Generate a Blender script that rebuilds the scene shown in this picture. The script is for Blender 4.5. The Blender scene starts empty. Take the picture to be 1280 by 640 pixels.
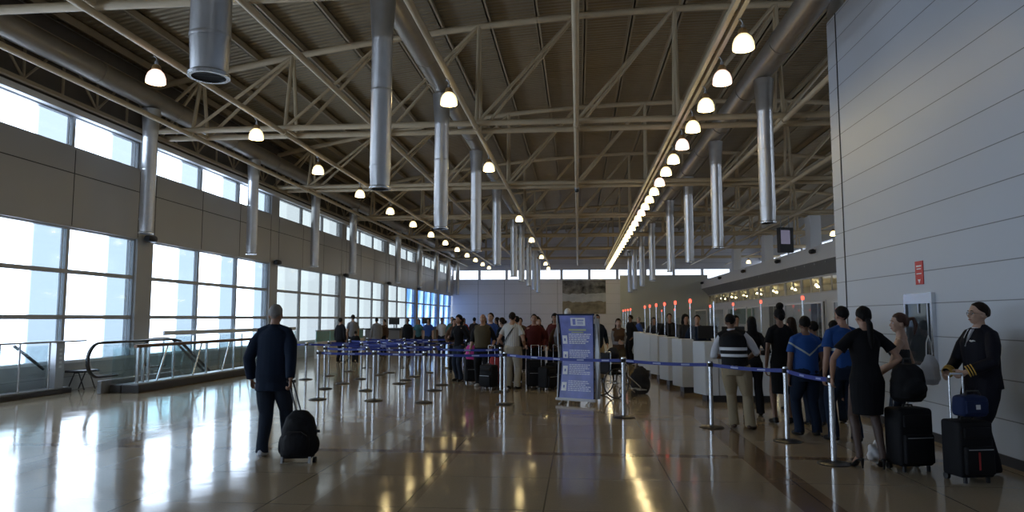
import bpy, bmesh, math, random
from mathutils import Vector, Matrix, noise
random.seed(7)
C = bpy.context.scene.collection
PI = math.pi
V = Vector

# ------------------------------------------------------------------ materials
def _nt(name):
    m = bpy.data.materials.new(name); m.use_nodes = True
    nt = m.node_tree
    return m, nt, nt.nodes['Principled BSDF']

def mat(name, col, rough=.5, metal=0., emit=None, es=1., bump=0., bscale=40., spec=None, var=0., vscale=3., stretch=None):
    m, nt, b = _nt(name)
    b.inputs['Base Color'].default_value = (*col, 1)
    b.inputs['Roughness'].default_value = rough
    b.inputs['Metallic'].default_value = metal
    if spec is not None: b.inputs['Specular IOR Level'].default_value = spec
    if emit:
        b.inputs['Emission Color'].default_value = (*emit, 1)
        b.inputs['Emission Strength'].default_value = es
    if bump or var:
        tc = nt.nodes.new('ShaderNodeTexCoord'); src = tc.outputs['Object']
        if stretch:
            mp = nt.nodes.new('ShaderNodeMapping'); mp.inputs['Scale'].default_value = stretch
            nt.links.new(src, mp.inputs['Vector']); src = mp.outputs['Vector']
    if bump:
        n = nt.nodes.new('ShaderNodeTexNoise'); n.inputs['Scale'].default_value = bscale; n.inputs['Detail'].default_value = 4
        nt.links.new(src, n.inputs['Vector'])
        bp = nt.nodes.new('ShaderNodeBump'); bp.inputs['Strength'].default_value = bump; bp.inputs['Distance'].default_value = .01
        nt.links.new(n.outputs['Fac'], bp.inputs['Height']); nt.links.new(bp.outputs['Normal'], b.inputs['Normal'])
    if var:
        n2 = nt.nodes.new('ShaderNodeTexNoise'); n2.inputs['Scale'].default_value = vscale; n2.inputs['Detail'].default_value = 5
        nt.links.new(src, n2.inputs['Vector'])
        mx = nt.nodes.new('ShaderNodeMix'); mx.data_type = 'RGBA'
        mx.inputs['A'].default_value = (*[c*(1-var) for c in col], 1)
        mx.inputs['B'].default_value = (*[min(1, c*(1+var)) for c in col], 1)
        nt.links.new(n2.outputs['Fac'], mx.inputs['Factor']); nt.links.new(mx.outputs['Result'], b.inputs['Base Color'])
    return m

class G:
    """tiny node-graph helper"""
    def __init__(s, nt): s.nt = nt
    def m(s, op, a, b=0., c=0.):
        n = s.nt.nodes.new('ShaderNodeMath'); n.operation = op
        for i, v in enumerate((a, b, c)):
            if hasattr(v, 'is_linked'): s.nt.links.new(v, n.inputs[i])
            else: n.inputs[i].default_value = v
        return n.outputs[0]
    def mix(s, f, a, b):
        n = s.nt.nodes.new('ShaderNodeMix'); n.data_type = 'RGBA'
        for k, v in (('Factor', f), ('A', a), ('B', b)):
            if hasattr(v, 'is_linked'): s.nt.links.new(v, n.inputs[k])
            else: n.inputs[k].default_value = v if k == 'Factor' else (*v, 1)
        return n.outputs['Result']
    def xyz(s, kind='Object'):
        tc = s.nt.nodes.new('ShaderNodeTexCoord'); sp = s.nt.nodes.new('ShaderNodeSeparateXYZ')
        s.nt.links.new(tc.outputs[kind], sp.inputs[0]); return tc.outputs[kind], sp.outputs
    def noise(s, vec, scale, detail=4, sc=None):
        n = s.nt.nodes.new('ShaderNodeTexNoise'); n.inputs['Scale'].default_value = scale; n.inputs['Detail'].default_value = detail
        if sc:
            mp = s.nt.nodes.new('ShaderNodeMapping'); mp.inputs['Scale'].default_value = sc
            s.nt.links.new(vec, mp.inputs['Vector']); vec = mp.outputs['Vector']
        s.nt.links.new(vec, n.inputs['Vector']); return n.outputs['Fac']
    def line(s, x, period, offset, width):
        a = s.m('ADD', x, -offset + 1000*period)
        a = s.m('MODULO', a, period)
        a = s.m('SUBTRACT', a, period/2); a = s.m('ABSOLUTE', a)
        return s.m('GREATER_THAN', a, period/2 - width/2)
    def band(s, x, lo, hi):
        return s.m('MULTIPLY', s.m('GREATER_THAN', x, lo), s.m('LESS_THAN', x, hi))
    def bump(s, h, b, strength=.3, dist=.01):
        n = s.nt.nodes.new('ShaderNodeBump'); n.inputs['Strength'].default_value = strength; n.inputs['Distance'].default_value = dist
        s.nt.links.new(h, n.inputs['Height']); s.nt.links.new(n.outputs['Normal'], b.inputs['Normal'])

def floor_mat():
    m, nt, b = _nt('polished_stone_floor'); g = G(nt)
    o, s = g.xyz()
    x, y = s[0], s[1]
    base = g.mix(g.noise(o, 1.3, 8), (.36, .28, .185), (.45, .36, .25))
    base = g.mix(g.m('MULTIPLY', g.noise(o, 45, 3), .35), base, (.14, .115, .085))
    # darker brown inlaid bands running down the hall and one across it
    bands = g.m('ADD', g.band(x, 1.86, 2.22), g.band(y, 8.45, 8.62))
    bands = g.m('ADD', bands, g.m('MULTIPLY', g.band(x, -2.3, -1.42), .45))
    bands = g.m('MINIMUM', g.m('ADD', bands, g.m('MULTIPLY', g.band(x, -6.1, -5.75), .8)), 1.)
    base = g.mix(g.m('MULTIPLY', bands, .75), base, (.17, .10, .055))
    ln = g.m('MAXIMUM', g.line(x, 1.2, -.3, .012), g.line(y, 1.2, 8.45, .008))
    base = g.mix(g.m('MULTIPLY', ln, .75), base, (.05, .04, .03))
    nt.links.new(base, b.inputs['Base Color'])
    r = g.m('ADD', g.m('MULTIPLY', g.noise(o, 2.5, 5), .14), .03)
    nt.links.new(r, b.inputs['Roughness'])
    b.inputs['IOR'].default_value = 1.42
    h = g.noise(o, 1.6, 2, (1., 1., 1.))
    h2 = g.m('ADD', h, g.m('MULTIPLY', g.noise(o, 9, 2), .10))
    g.bump(h2, b, .22, .012)
    return m

def panel_mat(name, col, per, off, axis=2, rough=.3, vper=None, voff=0., col2=None):
    m, nt, b = _nt(name); g = G(nt); o, s = g.xyz()
    base = g.mix(g.noise(o, .6, 3), col, col2 or tuple(c*.93 for c in col))
    ln = g.line(s[axis], per, off, .012)
    if vper: ln = g.m('MAXIMUM', ln, g.line(s[1 if axis == 2 else 2], vper, voff, .014))
    base = g.mix(ln, base, tuple(c*.35 for c in col))
    nt.links.new(base, b.inputs['Base Color']); b.inputs['Roughness'].default_value = rough
    g.bump(g.m('MULTIPLY', ln, -1.), b, .5, .01)
    return m

def deck_mat():
    m, nt, b = _nt('ribbed_roof_deck'); g = G(nt); o, s = g.xyz()
    w = g.m('SINE', g.m('MULTIPLY', s[1], 2*PI/.18))
    base = g.mix(g.noise(o, .8, 5, (3, 1, 1)), (.31, .26, .175), (.41, .35, .25))
    base = g.mix(g.m('MULTIPLY', g.line(s[1], 1.59, .2, .03), .5), base, (.1, .08, .06))
    nt.links.new(base, b.inputs['Base Color']); b.inputs['Roughness'].default_value = .42; b.inputs['Metallic'].default_value = .35
    g.bump(w, b, .6, .02)
    return m

def pane_mat(name, clear, tint, split=None, blue=False):
    m = bpy.data.materials.new(name); m.use_nodes = True; nt = m.node_tree; nt.nodes.clear(); g = G(nt)
    out = nt.nodes.new('ShaderNodeOutputMaterial')
    tr = nt.nodes.new('ShaderNodeBsdfTransparent'); gl = nt.nodes.new('ShaderNodeBsdfGlossy'); gl.inputs['Roughness'].default_value = .05
    ms = nt.nodes.new('ShaderNodeMixShader'); ms.inputs[0].default_value = .06
    o, s = g.xyz()
    if blue:
        n = g.noise(o, 1.1, 5, (1, 1, .45))
        f = g.m('SMOOTH_MIN', g.m('MAXIMUM', g.m('MULTIPLY', g.m('SUBTRACT', n, .42), 4.), 0.), 1., .1)
        col = g.mix(f, (.20, .31, .50), (.52, .57, .60))
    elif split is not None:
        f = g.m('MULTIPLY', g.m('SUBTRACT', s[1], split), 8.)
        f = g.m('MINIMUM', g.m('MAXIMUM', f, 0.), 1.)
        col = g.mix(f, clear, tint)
    else:
        col = g.mix(g.noise(o, .7, 2), clear, tint)
    nt.links.new(col, tr.inputs['Color'])
    nt.links.new(tr.outputs[0], ms.inputs[1]); nt.links.new(gl.outputs[0], ms.inputs[2]); nt.links.new(ms.outputs[0], out.inputs['Surface'])
    return m

def glass_mat(name, tint, gloss=.12):
    m = bpy.data.materials.new(name); m.use_nodes = True; nt = m.node_tree; nt.nodes.clear()
    out = nt.nodes.new('ShaderNodeOutputMaterial')
    tr = nt.nodes.new('ShaderNodeBsdfTransparent'); tr.inputs['Color'].default_value = (*tint, 1)
    gl = nt.nodes.new('ShaderNodeBsdfGlossy'); gl.inputs['Roughness'].default_value = .02
    ms = nt.nodes.new('ShaderNodeMixShader'); ms.inputs[0].default_value = gloss
    nt.links.new(tr.outputs[0], ms.inputs[1]); nt.links.new(gl.outputs[0], ms.inputs[2]); nt.links.new(ms.outputs[0], out.inputs['Surface'])
    return m

def picture_mat():
    m, nt, b = _nt('mural_landscape'); g = G(nt); o, s = g.xyz()
    n = g.noise(o, 1.5, 8, (1, 1, 1.3))
    n = g.m('MINIMUM', g.m('MAXIMUM', g.m('MULTIPLY', g.m('SUBTRACT', n, .33), 2.9), 0.), 1.)
    n3 = g.noise(o, .5, 2)
    top = g.mix(n, (.0, .0, .0), (.30, .30, .30))
    mid = g.mix(n, (.38, .42, .48), (.55, .58, .62))
    low = g.mix(n, (.16, .14, .10), (.34, .30, .22))
    c = g.mix(g.m('GREATER_THAN', g.m('ADD', s[2], g.m('ADD', g.m('MULTIPLY', n, .22), n3)), 2.45), mid, top)
    c = g.mix(g.m('LESS_THAN', g.m('ADD', s[2], g.m('ADD', g.m('MULTIPLY', n, .3), n3)), 1.75), c, low)
    nt.links.new(c, b.inputs['Base Color']); b.inputs['Roughness'].default_value = .4
    return m

def striped(name, base, band, rules, rough=.7, bump=.25):
    """fabric with reflective tape: rules = (ax, az, offset, half width, ymin, ymax): band where |ax*|x| + az*z - offset| < w"""
    m, nt, b = _nt(name); g = G(nt); o, s = g.xyz(); ax = g.m('ABSOLUTE', s[0]); f = None
    for (kx, kz, off, w) in rules:
        d = g.m('ADD', g.m('MULTIPLY', ax, kx), g.m('MULTIPLY', s[2], kz))
        d = g.m('LESS_THAN', g.m('ABSOLUTE', g.m('SUBTRACT', d, off)), w)
        f = d if f is None else g.m('MAXIMUM', f, d)
    nt.links.new(g.mix(f, base, band), b.inputs['Base Color']); b.inputs['Roughness'].default_value = rough
    g.bump(g.noise(o, 9, 4), b, bump, .02)
    return m

def vstripe(name, base, band, per, w):
    m, nt, b = _nt(name); g = G(nt); o, s = g.xyz()
    nt.links.new(g.mix(g.line(s[0], per, 0, w), base, band), b.inputs['Base Color']); b.inputs['Roughness'].default_value = .8
    g.bump(g.noise(o, 9, 4), b, .25, .02)
    return m

def opal(name, col, st):
    # ribbed opal glass: glows most where looked at square on, less at its rim
    m, nt, b = _nt(name); g = G(nt)
    lw_ = nt.nodes.new('ShaderNodeLayerWeight'); lw_.inputs['Blend'].default_value = .5
    f = g.m('ADD', g.m('MULTIPLY', g.m('SUBTRACT', 1., lw_.outputs['Facing']), .85), .25)
    b.inputs['Base Color'].default_value = (.8, .75, .6, 1); b.inputs['Roughness'].default_value = .25
    b.inputs['Emission Color'].default_value = (*col, 1)
    nt.links.new(g.m('MULTIPLY', f, st), b.inputs['Emission Strength'])
    return m

M = dict(
    floor=floor_mat(), deck=deck_mat(),
    wall_l=panel_mat('grey_cladding_left', (.46, .46, .47), 80., .3, rough=.35, vper=None),
    wall_r=panel_mat('white_metal_cladding', (.56, .60, .66), .435, .06, rough=.40),
    wall_e=panel_mat('end_wall_cladding', (.78, .78, .83), .9, .2, rough=.4),
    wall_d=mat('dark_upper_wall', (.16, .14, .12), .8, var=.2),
    plaster=mat('pale_plaster', (.78, .79, .81), .6, var=.05, vscale=.7),
    partition=mat('greyish_partition', (.56, .59, .56), .5, var=.06, vscale=.7),
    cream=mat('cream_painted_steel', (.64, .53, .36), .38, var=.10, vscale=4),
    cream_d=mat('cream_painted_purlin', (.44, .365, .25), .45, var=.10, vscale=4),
    duct=mat('galvanised_duct', (.62, .62, .63), .30, .9, bump=.08, bscale=3, var=.12, vscale=6),
    trunk=mat('galvanised_trunk', (.40, .37, .33), .38, .75, bump=.06, bscale=3, var=.15, vscale=4),
    steel=mat('brushed_steel', (.66, .67, .69), .25, 1., bump=.05, bscale=60),
    alu=mat('aluminium_frame', (.42, .43, .45), .4, .5),
    white_alu=mat('white_frame', (.62, .63, .65), .35),
    dark=mat('black_plastic', (.018, .018, .02), .45),
    darkmetal=mat('dark_metal', (.055, .055, .06), .35, .6),
    bronze=mat('bronze_rail', (.16, .10, .07), .35, .5),
    kerb=mat('dark_kerb', (.05, .045, .045), .3, .2),
    base=mat('dark_skirting', (.03, .03, .035), .4),
    mirror=mat('smoked_glass', (.05, .06, .07), .06, .3),
    rubber=mat('black_rubber', (.015, .015, .016), .35),
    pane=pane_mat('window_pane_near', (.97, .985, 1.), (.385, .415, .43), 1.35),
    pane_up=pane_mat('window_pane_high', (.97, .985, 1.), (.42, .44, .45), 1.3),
    pane_far=pane_mat('window_pane_far', (.425, .425, .40), (.39, .39, .37), .9),
    pane_end=pane_mat('window_pane_end', (.56, .55, .54), (.52, .51, .50)),
    pane_blue=pane_mat('window_pane_printed_blue', (1, 1, 1), (1, 1, 1), None, True),
    bglass=glass_mat('balustrade_glass', (.90, .955, .96), .10),
    cglass=glass_mat('counter_glass', (.85, .88, .89), .12),
    oglass=glass_mat('office_glass', (.80, .81, .82), .12),
    mural=picture_mat(),
    lamp_w=opal('warm_opal_glass', (1., .80, .42), 1.9),
    bulb=mat('hot_bulb', (.9, .85, .7), .3, emit=(1., .78, .36), es=34.),
    lamp_p=opal('pinkish_opal_glass', (1., .68, .58), 1.7),
    socket=mat('brass_lamp_socket', (.45, .30, .14), .35, .6),
    beacon=mat('red_beacon', (.8, .05, .03), .3, emit=(1., .10, .06), es=1.6),
    belt=mat('blue_belt_webbing', (.011, .028, .24), .55, bump=.1, bscale=300),
    beltw=mat('pale_belt_print', (.35, .40, .62), .6),
    desk=mat('white_desk_laminate', (.60, .63, .67), .35, var=.03),
    deskline=mat('desk_groove', (.12, .12, .13), .5),
    worktop=mat('desk_worktop', (.30, .31, .32), .3),
    red=mat('red_sign_face', (.62, .06, .05), .4),
    whitepaint=mat('white_lettering', (.8, .8, .8), .5),
    screen=mat('display_screen', (.02, .02, .03), .2, emit=(.45, .42, .62), es=.16),
    poster_g=mat('green_poster', (.20, .30, .24), .5, var=.5, vscale=5),
    pit=mat('escalator_truss', (.25, .25, .26), .5, .4),
    teal=mat('teal_glazed_screen', (.25, .50, .52), .2, var=.3, vscale=2),
    # cloth
    navy=mat('navy_wool', (.011, .019, .038), .85, bump=.3, bscale=14),
    denim=mat('dark_denim', (.020, .028, .045), .85, bump=.3, bscale=18),
    black=mat('black_cloth', (.009, .009, .011), .85, bump=.3, bscale=14),
    uniform=mat('pilot_uniform', (.008, .008, .014), .7, bump=.2, bscale=14),
    charcoal=mat('charcoal_cloth', (.030, .030, .034), .85, bump=.3, bscale=14),
    khaki=mat('khaki_cotton', (.32, .26, .17), .85, bump=.35, bscale=12),
    stone_c=mat('stone_cotton', (.36, .33, .27), .85, bump=.35, bscale=12),
    maroon=mat('maroon_cloth', (.09, .018, .018), .85, bump=.3, bscale=14),
    redc=mat('red_cloth', (.34, .03, .03), .8, bump=.3, bscale=14),
    white_c=mat('white_cotton', (.55, .56, .60), .8, bump=.3, bscale=12),
    grey_c=mat('grey_cotton', (.22, .22, .24), .8, bump=.3, bscale=12),
    green_c=mat('green_cotton', (.03, .10, .09), .8, bump=.3, bscale=12),
    teal_c=mat('teal_cotton', (.05, .16, .20), .8, bump=.3, bscale=12),
    blue_c=mat('blue_cotton', (.02, .06, .24), .8, bump=.3, bscale=12),
    olive=mat('olive_cloth', (.075, .06, .035), .8, bump=.3, bscale=12),
    pink=mat('pink_cloth', (.55, .04, .28), .7, bump=.2, bscale=14),
    brown_c=mat('brown_cloth', (.09, .05, .03), .8, bump=.3, bscale=12),
    vest=striped('black_reflective_vest', (.010, .010, .012), (.72, .74, .78), [(0, 1, 1.155, .022), (0, 1, 1.06, .02)]),
    blueshirt_v=striped('blue_uniform_v_tape', (.02, .075, .27), (.40, .44, .42), [(-.72, 1, 1.10, .014)]),
    blueshirt_h=striped('blue_uniform_cross_tape', (.015, .06, .22), (.44, .50, .53), [(.12, 1, 1.215, .017)]),
    stripeshirt=vstripe('pale_striped_shirt', (.50, .49, .46), (.30, .30, .32), .045, .012),
    gold=mat('gold_braid', (.72, .46, .10), .4, .5),
    leather=mat('black_leather', (.012, .011, .011), .35),
    brownleather=mat('brown_leather', (.07, .035, .02), .45),
    sneaker=mat('pale_trainer', (.55, .57, .62), .6),
    skin1=mat('skin_tan', (.36, .20, .135), .55, var=.08, vscale=12),
    skin2=mat('skin_light', (.46, .29, .21), .55, var=.08, vscale=12),
    skin3=mat('skin_brown', (.20, .105, .065), .55, var=.08, vscale=12),
    stocking=mat('sheer_stocking_legs', (.085, .05, .038), .5),
    hair_k=mat('black_hair', (.006, .005, .005), .7, bump=.5, bscale=90, stretch=(1, 1, .15)),
    hair_b=mat('brown_hair', (.016, .009, .006), .7, bump=.5, bscale=90, stretch=(1, 1, .15)),
    hair_r=mat('auburn_hair', (.055, .018, .010), .5, bump=.5, bscale=90, stretch=(1, 1, .15)),
    hair_g=mat('grey_hair', (.22, .21, .20), .6, bump=.5, bscale=90),
    eyew=mat('eye_white', (.6, .6, .6), .2),
    lips=mat('lip_red', (.28, .07, .06), .5),
    paper=mat('white_paper', (.75, .77, .80), .6),
    bagwhite=mat('white_bag', (.62, .62, .64), .35, bump=.6, bscale=14),
    bagblack=mat('black_luggage_fabric', (.010, .010, .012), .7, bump=.2, bscale=80),
    bagblue=mat('navy_bag_fabric', (.012, .022, .07), .7, bump=.2, bscale=80),
    banner_b=mat('banner_blue_print', (.20, .23, .58), .35, var=.6, vscale=4.5),
    banner_w=mat('banner_white_print', (.85, .86, .90), .4),
    banner_l=mat('banner_lilac_print', (.70, .72, .88), .4),
    banner_y=mat('banner_yellow_print', (.50, .55, .30), .4),
)

for k_ in ('navy', 'denim', 'black', 'uniform', 'charcoal', 'khaki', 'stone_c', 'maroon', 'brown_c', 'olive', 'bagblack', 'bagblue', 'vest', 'blueshirt_v', 'blueshirt_h', 'hair_k', 'hair_b', 'leather'):
    M[k_].node_tree.nodes['Principled BSDF'].inputs['Specular IOR Level'].default_value = .18

# ------------------------------------------------------------------ mesh helpers
def link(name, me, parent=None):
    o = bpy.data.objects.new(name, me); C.objects.link(o)
    if parent is not None: o.parent = parent
    return o

def obj(name, bm, m, parent=None, smooth=False, loc=None):
    me = bpy.data.meshes.new(name)
    bmesh.ops.recalc_face_normals(bm, faces=bm.faces)
    bm.to_mesh(me); bm.free()
    for k in (m if isinstance(m, (list, tuple)) else [m]): me.materials.append(k)
    if smooth:
        for p in me.polygons: p.use_smooth = True
        try: me.set_sharp_from_angle(angle=math.radians(42))
        except Exception: pass
    o = link(name, me, parent)
    if loc is not None: o.location = loc
    return o

def tag(o, label, cat, group=None):
    o['label'] = label; o['category'] = cat
    if group: o['group'] = group
    return o

def thing(name, label, cat, loc=(0, 0, 0), rz=0., group=None):
    o = link(name, None); o.location = loc; o.rotation_euler = (0, 0, rz)
    return tag(o, label, cat, group)

def struct(name, bm, m, parent=None, smooth=False):
    o = obj(name, bm, m, parent, smooth)
    if parent is None: o['kind'] = 'structure'
    return o

def nb(): return bmesh.new()

def box(bm, x0, y0, z0, x1, y1, z1, mi=0, bev=0.):
    r = bmesh.ops.create_cube(bm, size=1.)
    vs = r['verts']
    for v in vs: v.co = V(((x0+x1)/2+v.co.x*(x1-x0), (y0+y1)/2+v.co.y*(y1-y0), (z0+z1)/2+v.co.z*(z1-z0)))
    fs = set(f for v in vs for f in v.link_faces)
    for f in fs: f.material_index = mi
    if bev:
        es = list(set(e for v in vs for e in v.link_edges))
        bmesh.ops.bevel(bm, geom=es, offset=bev, segments=3, affect='EDGES', profile=.5)
    return vs

def frame_of(d):
    d = d.normalized(); a = V((0, 0, 1)) if abs(d.z) < .9 else V((1, 0, 0))
    u = d.cross(a).normalized(); return u, d.cross(u).normalized()

def tube(bm, pts, rad, seg=12, mi=0, ratio=None, closed=False):
    """loft round (or elliptical: ratio=(a,b,axis)) rings along pts"""
    pts = [V(p) for p in pts]; n = len(pts)
    if not isinstance(rad, (list, tuple)): rad = [rad]*n
    rings = []; pu = None
    for i, p in enumerate(pts):
        if closed: d = pts[(i+1) % n]-pts[i-1]
        elif i == 0: d = pts[1]-p
        elif i == n-1: d = p-pts[i-1]
        else: d = (pts[i+1]-p).normalized()+(p-pts[i-1]).normalized()
        if d.length < 1e-9: d = V((0, 0, 1))
        d.normalize()
        if ratio is not None and len(ratio) > 2:
            u = (ratio[2]-d*ratio[2].dot(d)).normalized(); w = d.cross(u)
        elif pu is None: u, w = frame_of(d)
        else:
            u = (pu-d*pu.dot(d)); u = u.normalized() if u.length > 1e-6 else frame_of(d)[0]; w = d.cross(u)
        pu = u
        a, b = (ratio[0], ratio[1]) if ratio else (1, 1)
        rings.append([bm.verts.new(p+u*(math.cos(2*PI*k/seg)*rad[i]*a)+w*(math.sin(2*PI*k/seg)*rad[i]*b)) for k in range(seg)])
    fs = []
    for i in range(n if closed else n-1):
        A, B = rings[i], rings[(i+1) % n]
        for k in range(seg): fs.append(bm.faces.new((A[k], A[(k+1) % seg], B[(k+1) % seg], B[k])))
    if not closed:
        fs.append(bm.faces.new(rings[0][::-1])); fs.append(bm.faces.new(rings[-1]))
    for f in fs: f.material_index = mi
    return rings

def lathe(bm, prof, c=(0, 0, 0), seg=24, mi=0):
    c = V(c); rings = []
    for r, z in prof:
        if r < 1e-6: rings.append([bm.verts.new(c+V((0, 0, z)))])
        else: rings.append([bm.verts.new(c+V((r*math.cos(2*PI*k/seg), r*math.sin(2*PI*k/seg), z))) for k in range(seg)])
    for A, B in zip(rings, rings[1:]):
        for k in range(seg):
            if len(A) == 1 and len(B) == 1: continue
            if len(A) == 1: f = bm.faces.new((A[0], B[(k+1) % seg], B[k]))
            elif len(B) == 1: f = bm.faces.new((A[k], A[(k+1) % seg], B[0]))
            else: f = bm.faces.new((A[k], A[(k+1) % seg], B[(k+1) % seg], B[k]))
            f.material_index = mi

def ell(bm, c, r, T=None, seg=14, rot=None, mi=0):
    """ellipsoid"""
    res = bmesh.ops.create_uvsphere(bm, u_segments=seg, v_segments=max(6, seg*2//3), radius=1.)
    for v in res['verts']:
        p = V((v.co.x*r[0], v.co.y*r[1], v.co.z*r[2]))
        if rot is not None: p = rot @ p
        p += V(c)
        v.co = T(p) if T else p
    for v in res['verts']:
        for f in v.link_faces: f.material_index = mi

def loft(bm, secs, T=None, seg=20, power=1.):
    """secs: (x, y, z, rx, ry) horizontal superellipse rings, transformed by T"""
    rings = []
    for (x, y, z, rx, ry) in secs:
        R = []
        for k in range(seg):
            a = 2*PI*k/seg; c, s = math.cos(a), math.sin(a)
            c = math.copysign(abs(c)**power, c); s = math.copysign(abs(s)**power, s)
            p = V((x+rx*c, y+ry*s, z)); R.append(bm.verts.new(T(p) if T else p))
        rings.append(R)
    for A, B in zip(rings, rings[1:]):
        for k in range(seg): bm.faces.new((A[k], A[(k+1) % seg], B[(k+1) % seg], B[k]))
    bm.faces.new(rings[0][::-1]); bm.faces.new(rings[-1])

TMP = bpy.data.objects.new('tmp', bpy.data.meshes.new('tmp'))
def vox(name, bm, m, parent, size, it=3, fold=0., fscale=(7, 7, 2.2), zmin=None, seed=0.):
    """fuse every closed piece of bm into one continuous surface"""
    bmesh.ops.recalc_face_normals(bm, faces=bm.faces)
    me = bpy.data.meshes.new('t'); bm.to_mesh(me); bm.free()
    t = bpy.data.objects.new('t', me); C.objects.link(t)
    md = t.modifiers.new('r', 'REMESH'); md.mode = 'VOXEL'; md.voxel_size = size; md.use_smooth_shade = True
    if it:
        s = t.modifiers.new('s', 'SMOOTH'); s.factor = .5; s.iterations = it
    dg = bpy.context.evaluated_depsgraph_get(); dg.update()
    out = bpy.data.meshes.new_from_object(t.evaluated_get(dg), depsgraph=dg)
    bpy.data.objects.remove(t); bpy.data.meshes.remove(me)
    out.name = name
    if fold:
        out.update(); ns = [v.normal.copy() for v in out.vertices]
        for v, nn in zip(out.vertices, ns):
            p = v.co
            v.co = p+nn*(noise.noise(V((p.x*fscale[0]+seed, p.y*fscale[1], p.z*fscale[2]+p.x*3)))*fold)
    if zmin is not None:
        for v in out.vertices:
            if v.co.z < zmin: v.co.z = zmin
    out.materials.clear(); out.materials.append(m)
    for p in out.polygons: p.use_smooth = True; p.material_index = 0
    return link(name, out, parent)

def dup(root):
    r = root.copy(); C.objects.link(r)
    for ch in list(root.children):
        c = ch.copy(); C.objects.link(c); c.parent = r
        for g_ in list(ch.children):
            d = g_.copy(); C.objects.link(d); d.parent = c
    return r

ORD = ['nearest', 'second', 'third', 'fourth', 'fifth', 'sixth', 'seventh', 'eighth', 'ninth', 'tenth', 'eleventh', 'twelfth', 'thirteenth',
       'fourteenth', 'fifteenth', 'sixteenth', 'seventeenth', 'eighteenth', 'nineteenth', 'twentieth', 'twenty-first', 'twenty-second',
       'twenty-third', 'twenty-fourth', 'twenty-fifth', 'twenty-sixth', 'twenty-seventh', 'twenty-eighth', 'twenty-ninth', 'thirtieth',
       'thirty-first', 'thirty-second', 'thirty-third', 'thirty-fourth']
def nth(i): return ORD[i]

#@@SETTING
# ------------------------------------------------------------------ setting
XL, XW, YE, Y0 = -11.4, 4.65, 63.5, -6.25
BAY = 7.95; COLS = [17.6+BAY*k for k in range(-3, 6)]
def zt(x): return 9.47-.0070*(x-4.0)**2

PX0, PX1, PY0, PY1 = -10.85, -10.2, 16.9, 21.4      # opening of the descending escalator
bm = nb()
for a in ((XL-.4, Y0-.3, 16.3, PY0), (XL-.4, PY1, 16.3, YE+.3)): box(bm, a[0], a[1], -.3, a[2], a[3], 0)
box(bm, XL-.4, PY0, -.3, PX0, PY1, 0); box(bm, PX1, PY0, -.3, 16.3, PY1, 0)
struct('floor', bm, M['floor'])
bm = nb()
box(bm, PX0-.1, PY0, -3.2, PX0, PY1, -.3); box(bm, PX1, PY0, -3.2, PX1+.1, PY1, -.3); box(bm, PX0-.1, PY0-.1, -3.2, PX1+.1, PY0, -.3)
box(bm, PX0-.1, PY1, -3.2, PX1+.1, PY1+.1, -.3); box(bm, PX0-.1, PY0-.1, -3.3, PX1+.1, PY1+.1, -3.2)
struct('trim_1', bm, M['kerb'])

# left wall
bm = nb(); T0 = XL-.30
box(bm, T0, Y0, 0, XL, YE, .62); box(bm, T0, Y0, 3.66, XL, YE, 5.48); box(bm, T0, Y0, 6.23, XL, YE, 8.3)
for c in COLS:
    for z0, z1 in ((.62, 3.66), (5.48, 6.23)): box(bm, T0, c-.34, z0, XL, c+.34, z1)
wl = struct('wall_left', bm, M['wall_l'])
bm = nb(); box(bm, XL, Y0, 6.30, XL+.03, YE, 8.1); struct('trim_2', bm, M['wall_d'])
bm = nb(); box(bm, XL, Y0, 6.20, XL+.14, YE, 6.34); box(bm, XL, Y0, .60, XL+.05, YE, .66); struct('trim_3', bm, M['plaster'])
bm = nb()
for c in COLS:
    for k in (1, 2): box(bm, XL, c+.34+k*2.42-.01, 3.70, XL+.006, c+.34+k*2.42+.01, 5.44)
    for s in (-.36, .36): box(bm, XL, c+s-.01, 3.70, XL+.006, c+s+.01, 5.44)
box(bm, XL, Y0, 4.88, XL+.006, YE, 4.90)
struct('trim_4', bm, M['base'])

WN = [0]
def window(y0, y1, z0, z1, rows, pane, axis='y', plane=XL, extra=True):
    """one glazed light: origin at its lower corner"""
    WN[0] += 1
    root = link('window_%d' % WN[0], None); root['kind'] = 'structure'
    root.location = (plane-.12, y0, z0) if axis == 'y' else (y0, plane+.10, z0)
    if axis == 'x': root.rotation_euler = (0, 0, -PI/2)
    w, h = y1-y0, z1-z0
    bm = nb(); d = .05; f = .045
    box(bm, -d, 0, 0, d, f, h); box(bm, -d, w-f, 0, d, w, h); box(bm, -d, f, 0, d, w-f, f); box(bm, -d, f, h-f, d, w-f, h)
    if extra: box(bm, -.02, w-.14, f, .02, w-.115, h-f)
    for r in rows: box(bm, -d, f, r-.048-z0, d, w-f, r+.048-z0)
    obj('window_frame', bm, M['alu'], root)
    bm = nb(); box(bm, -.004, f, f, .004, w-f, h-f); obj('pane', bm, pane, root)

for i, c in enumerate(COLS):
    for k in range(3):
        a, b = c+.34+k*2.423, c+.34+(k+1)*2.423
        if a > YE-.5: break
        b = min(b, YE-.1)
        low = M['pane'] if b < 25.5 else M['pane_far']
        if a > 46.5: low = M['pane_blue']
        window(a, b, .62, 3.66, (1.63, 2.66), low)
        window(a, b, 5.48, 6.23, (), M['pane_up'] if b < 25.5 else M['pane_far'])

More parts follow.
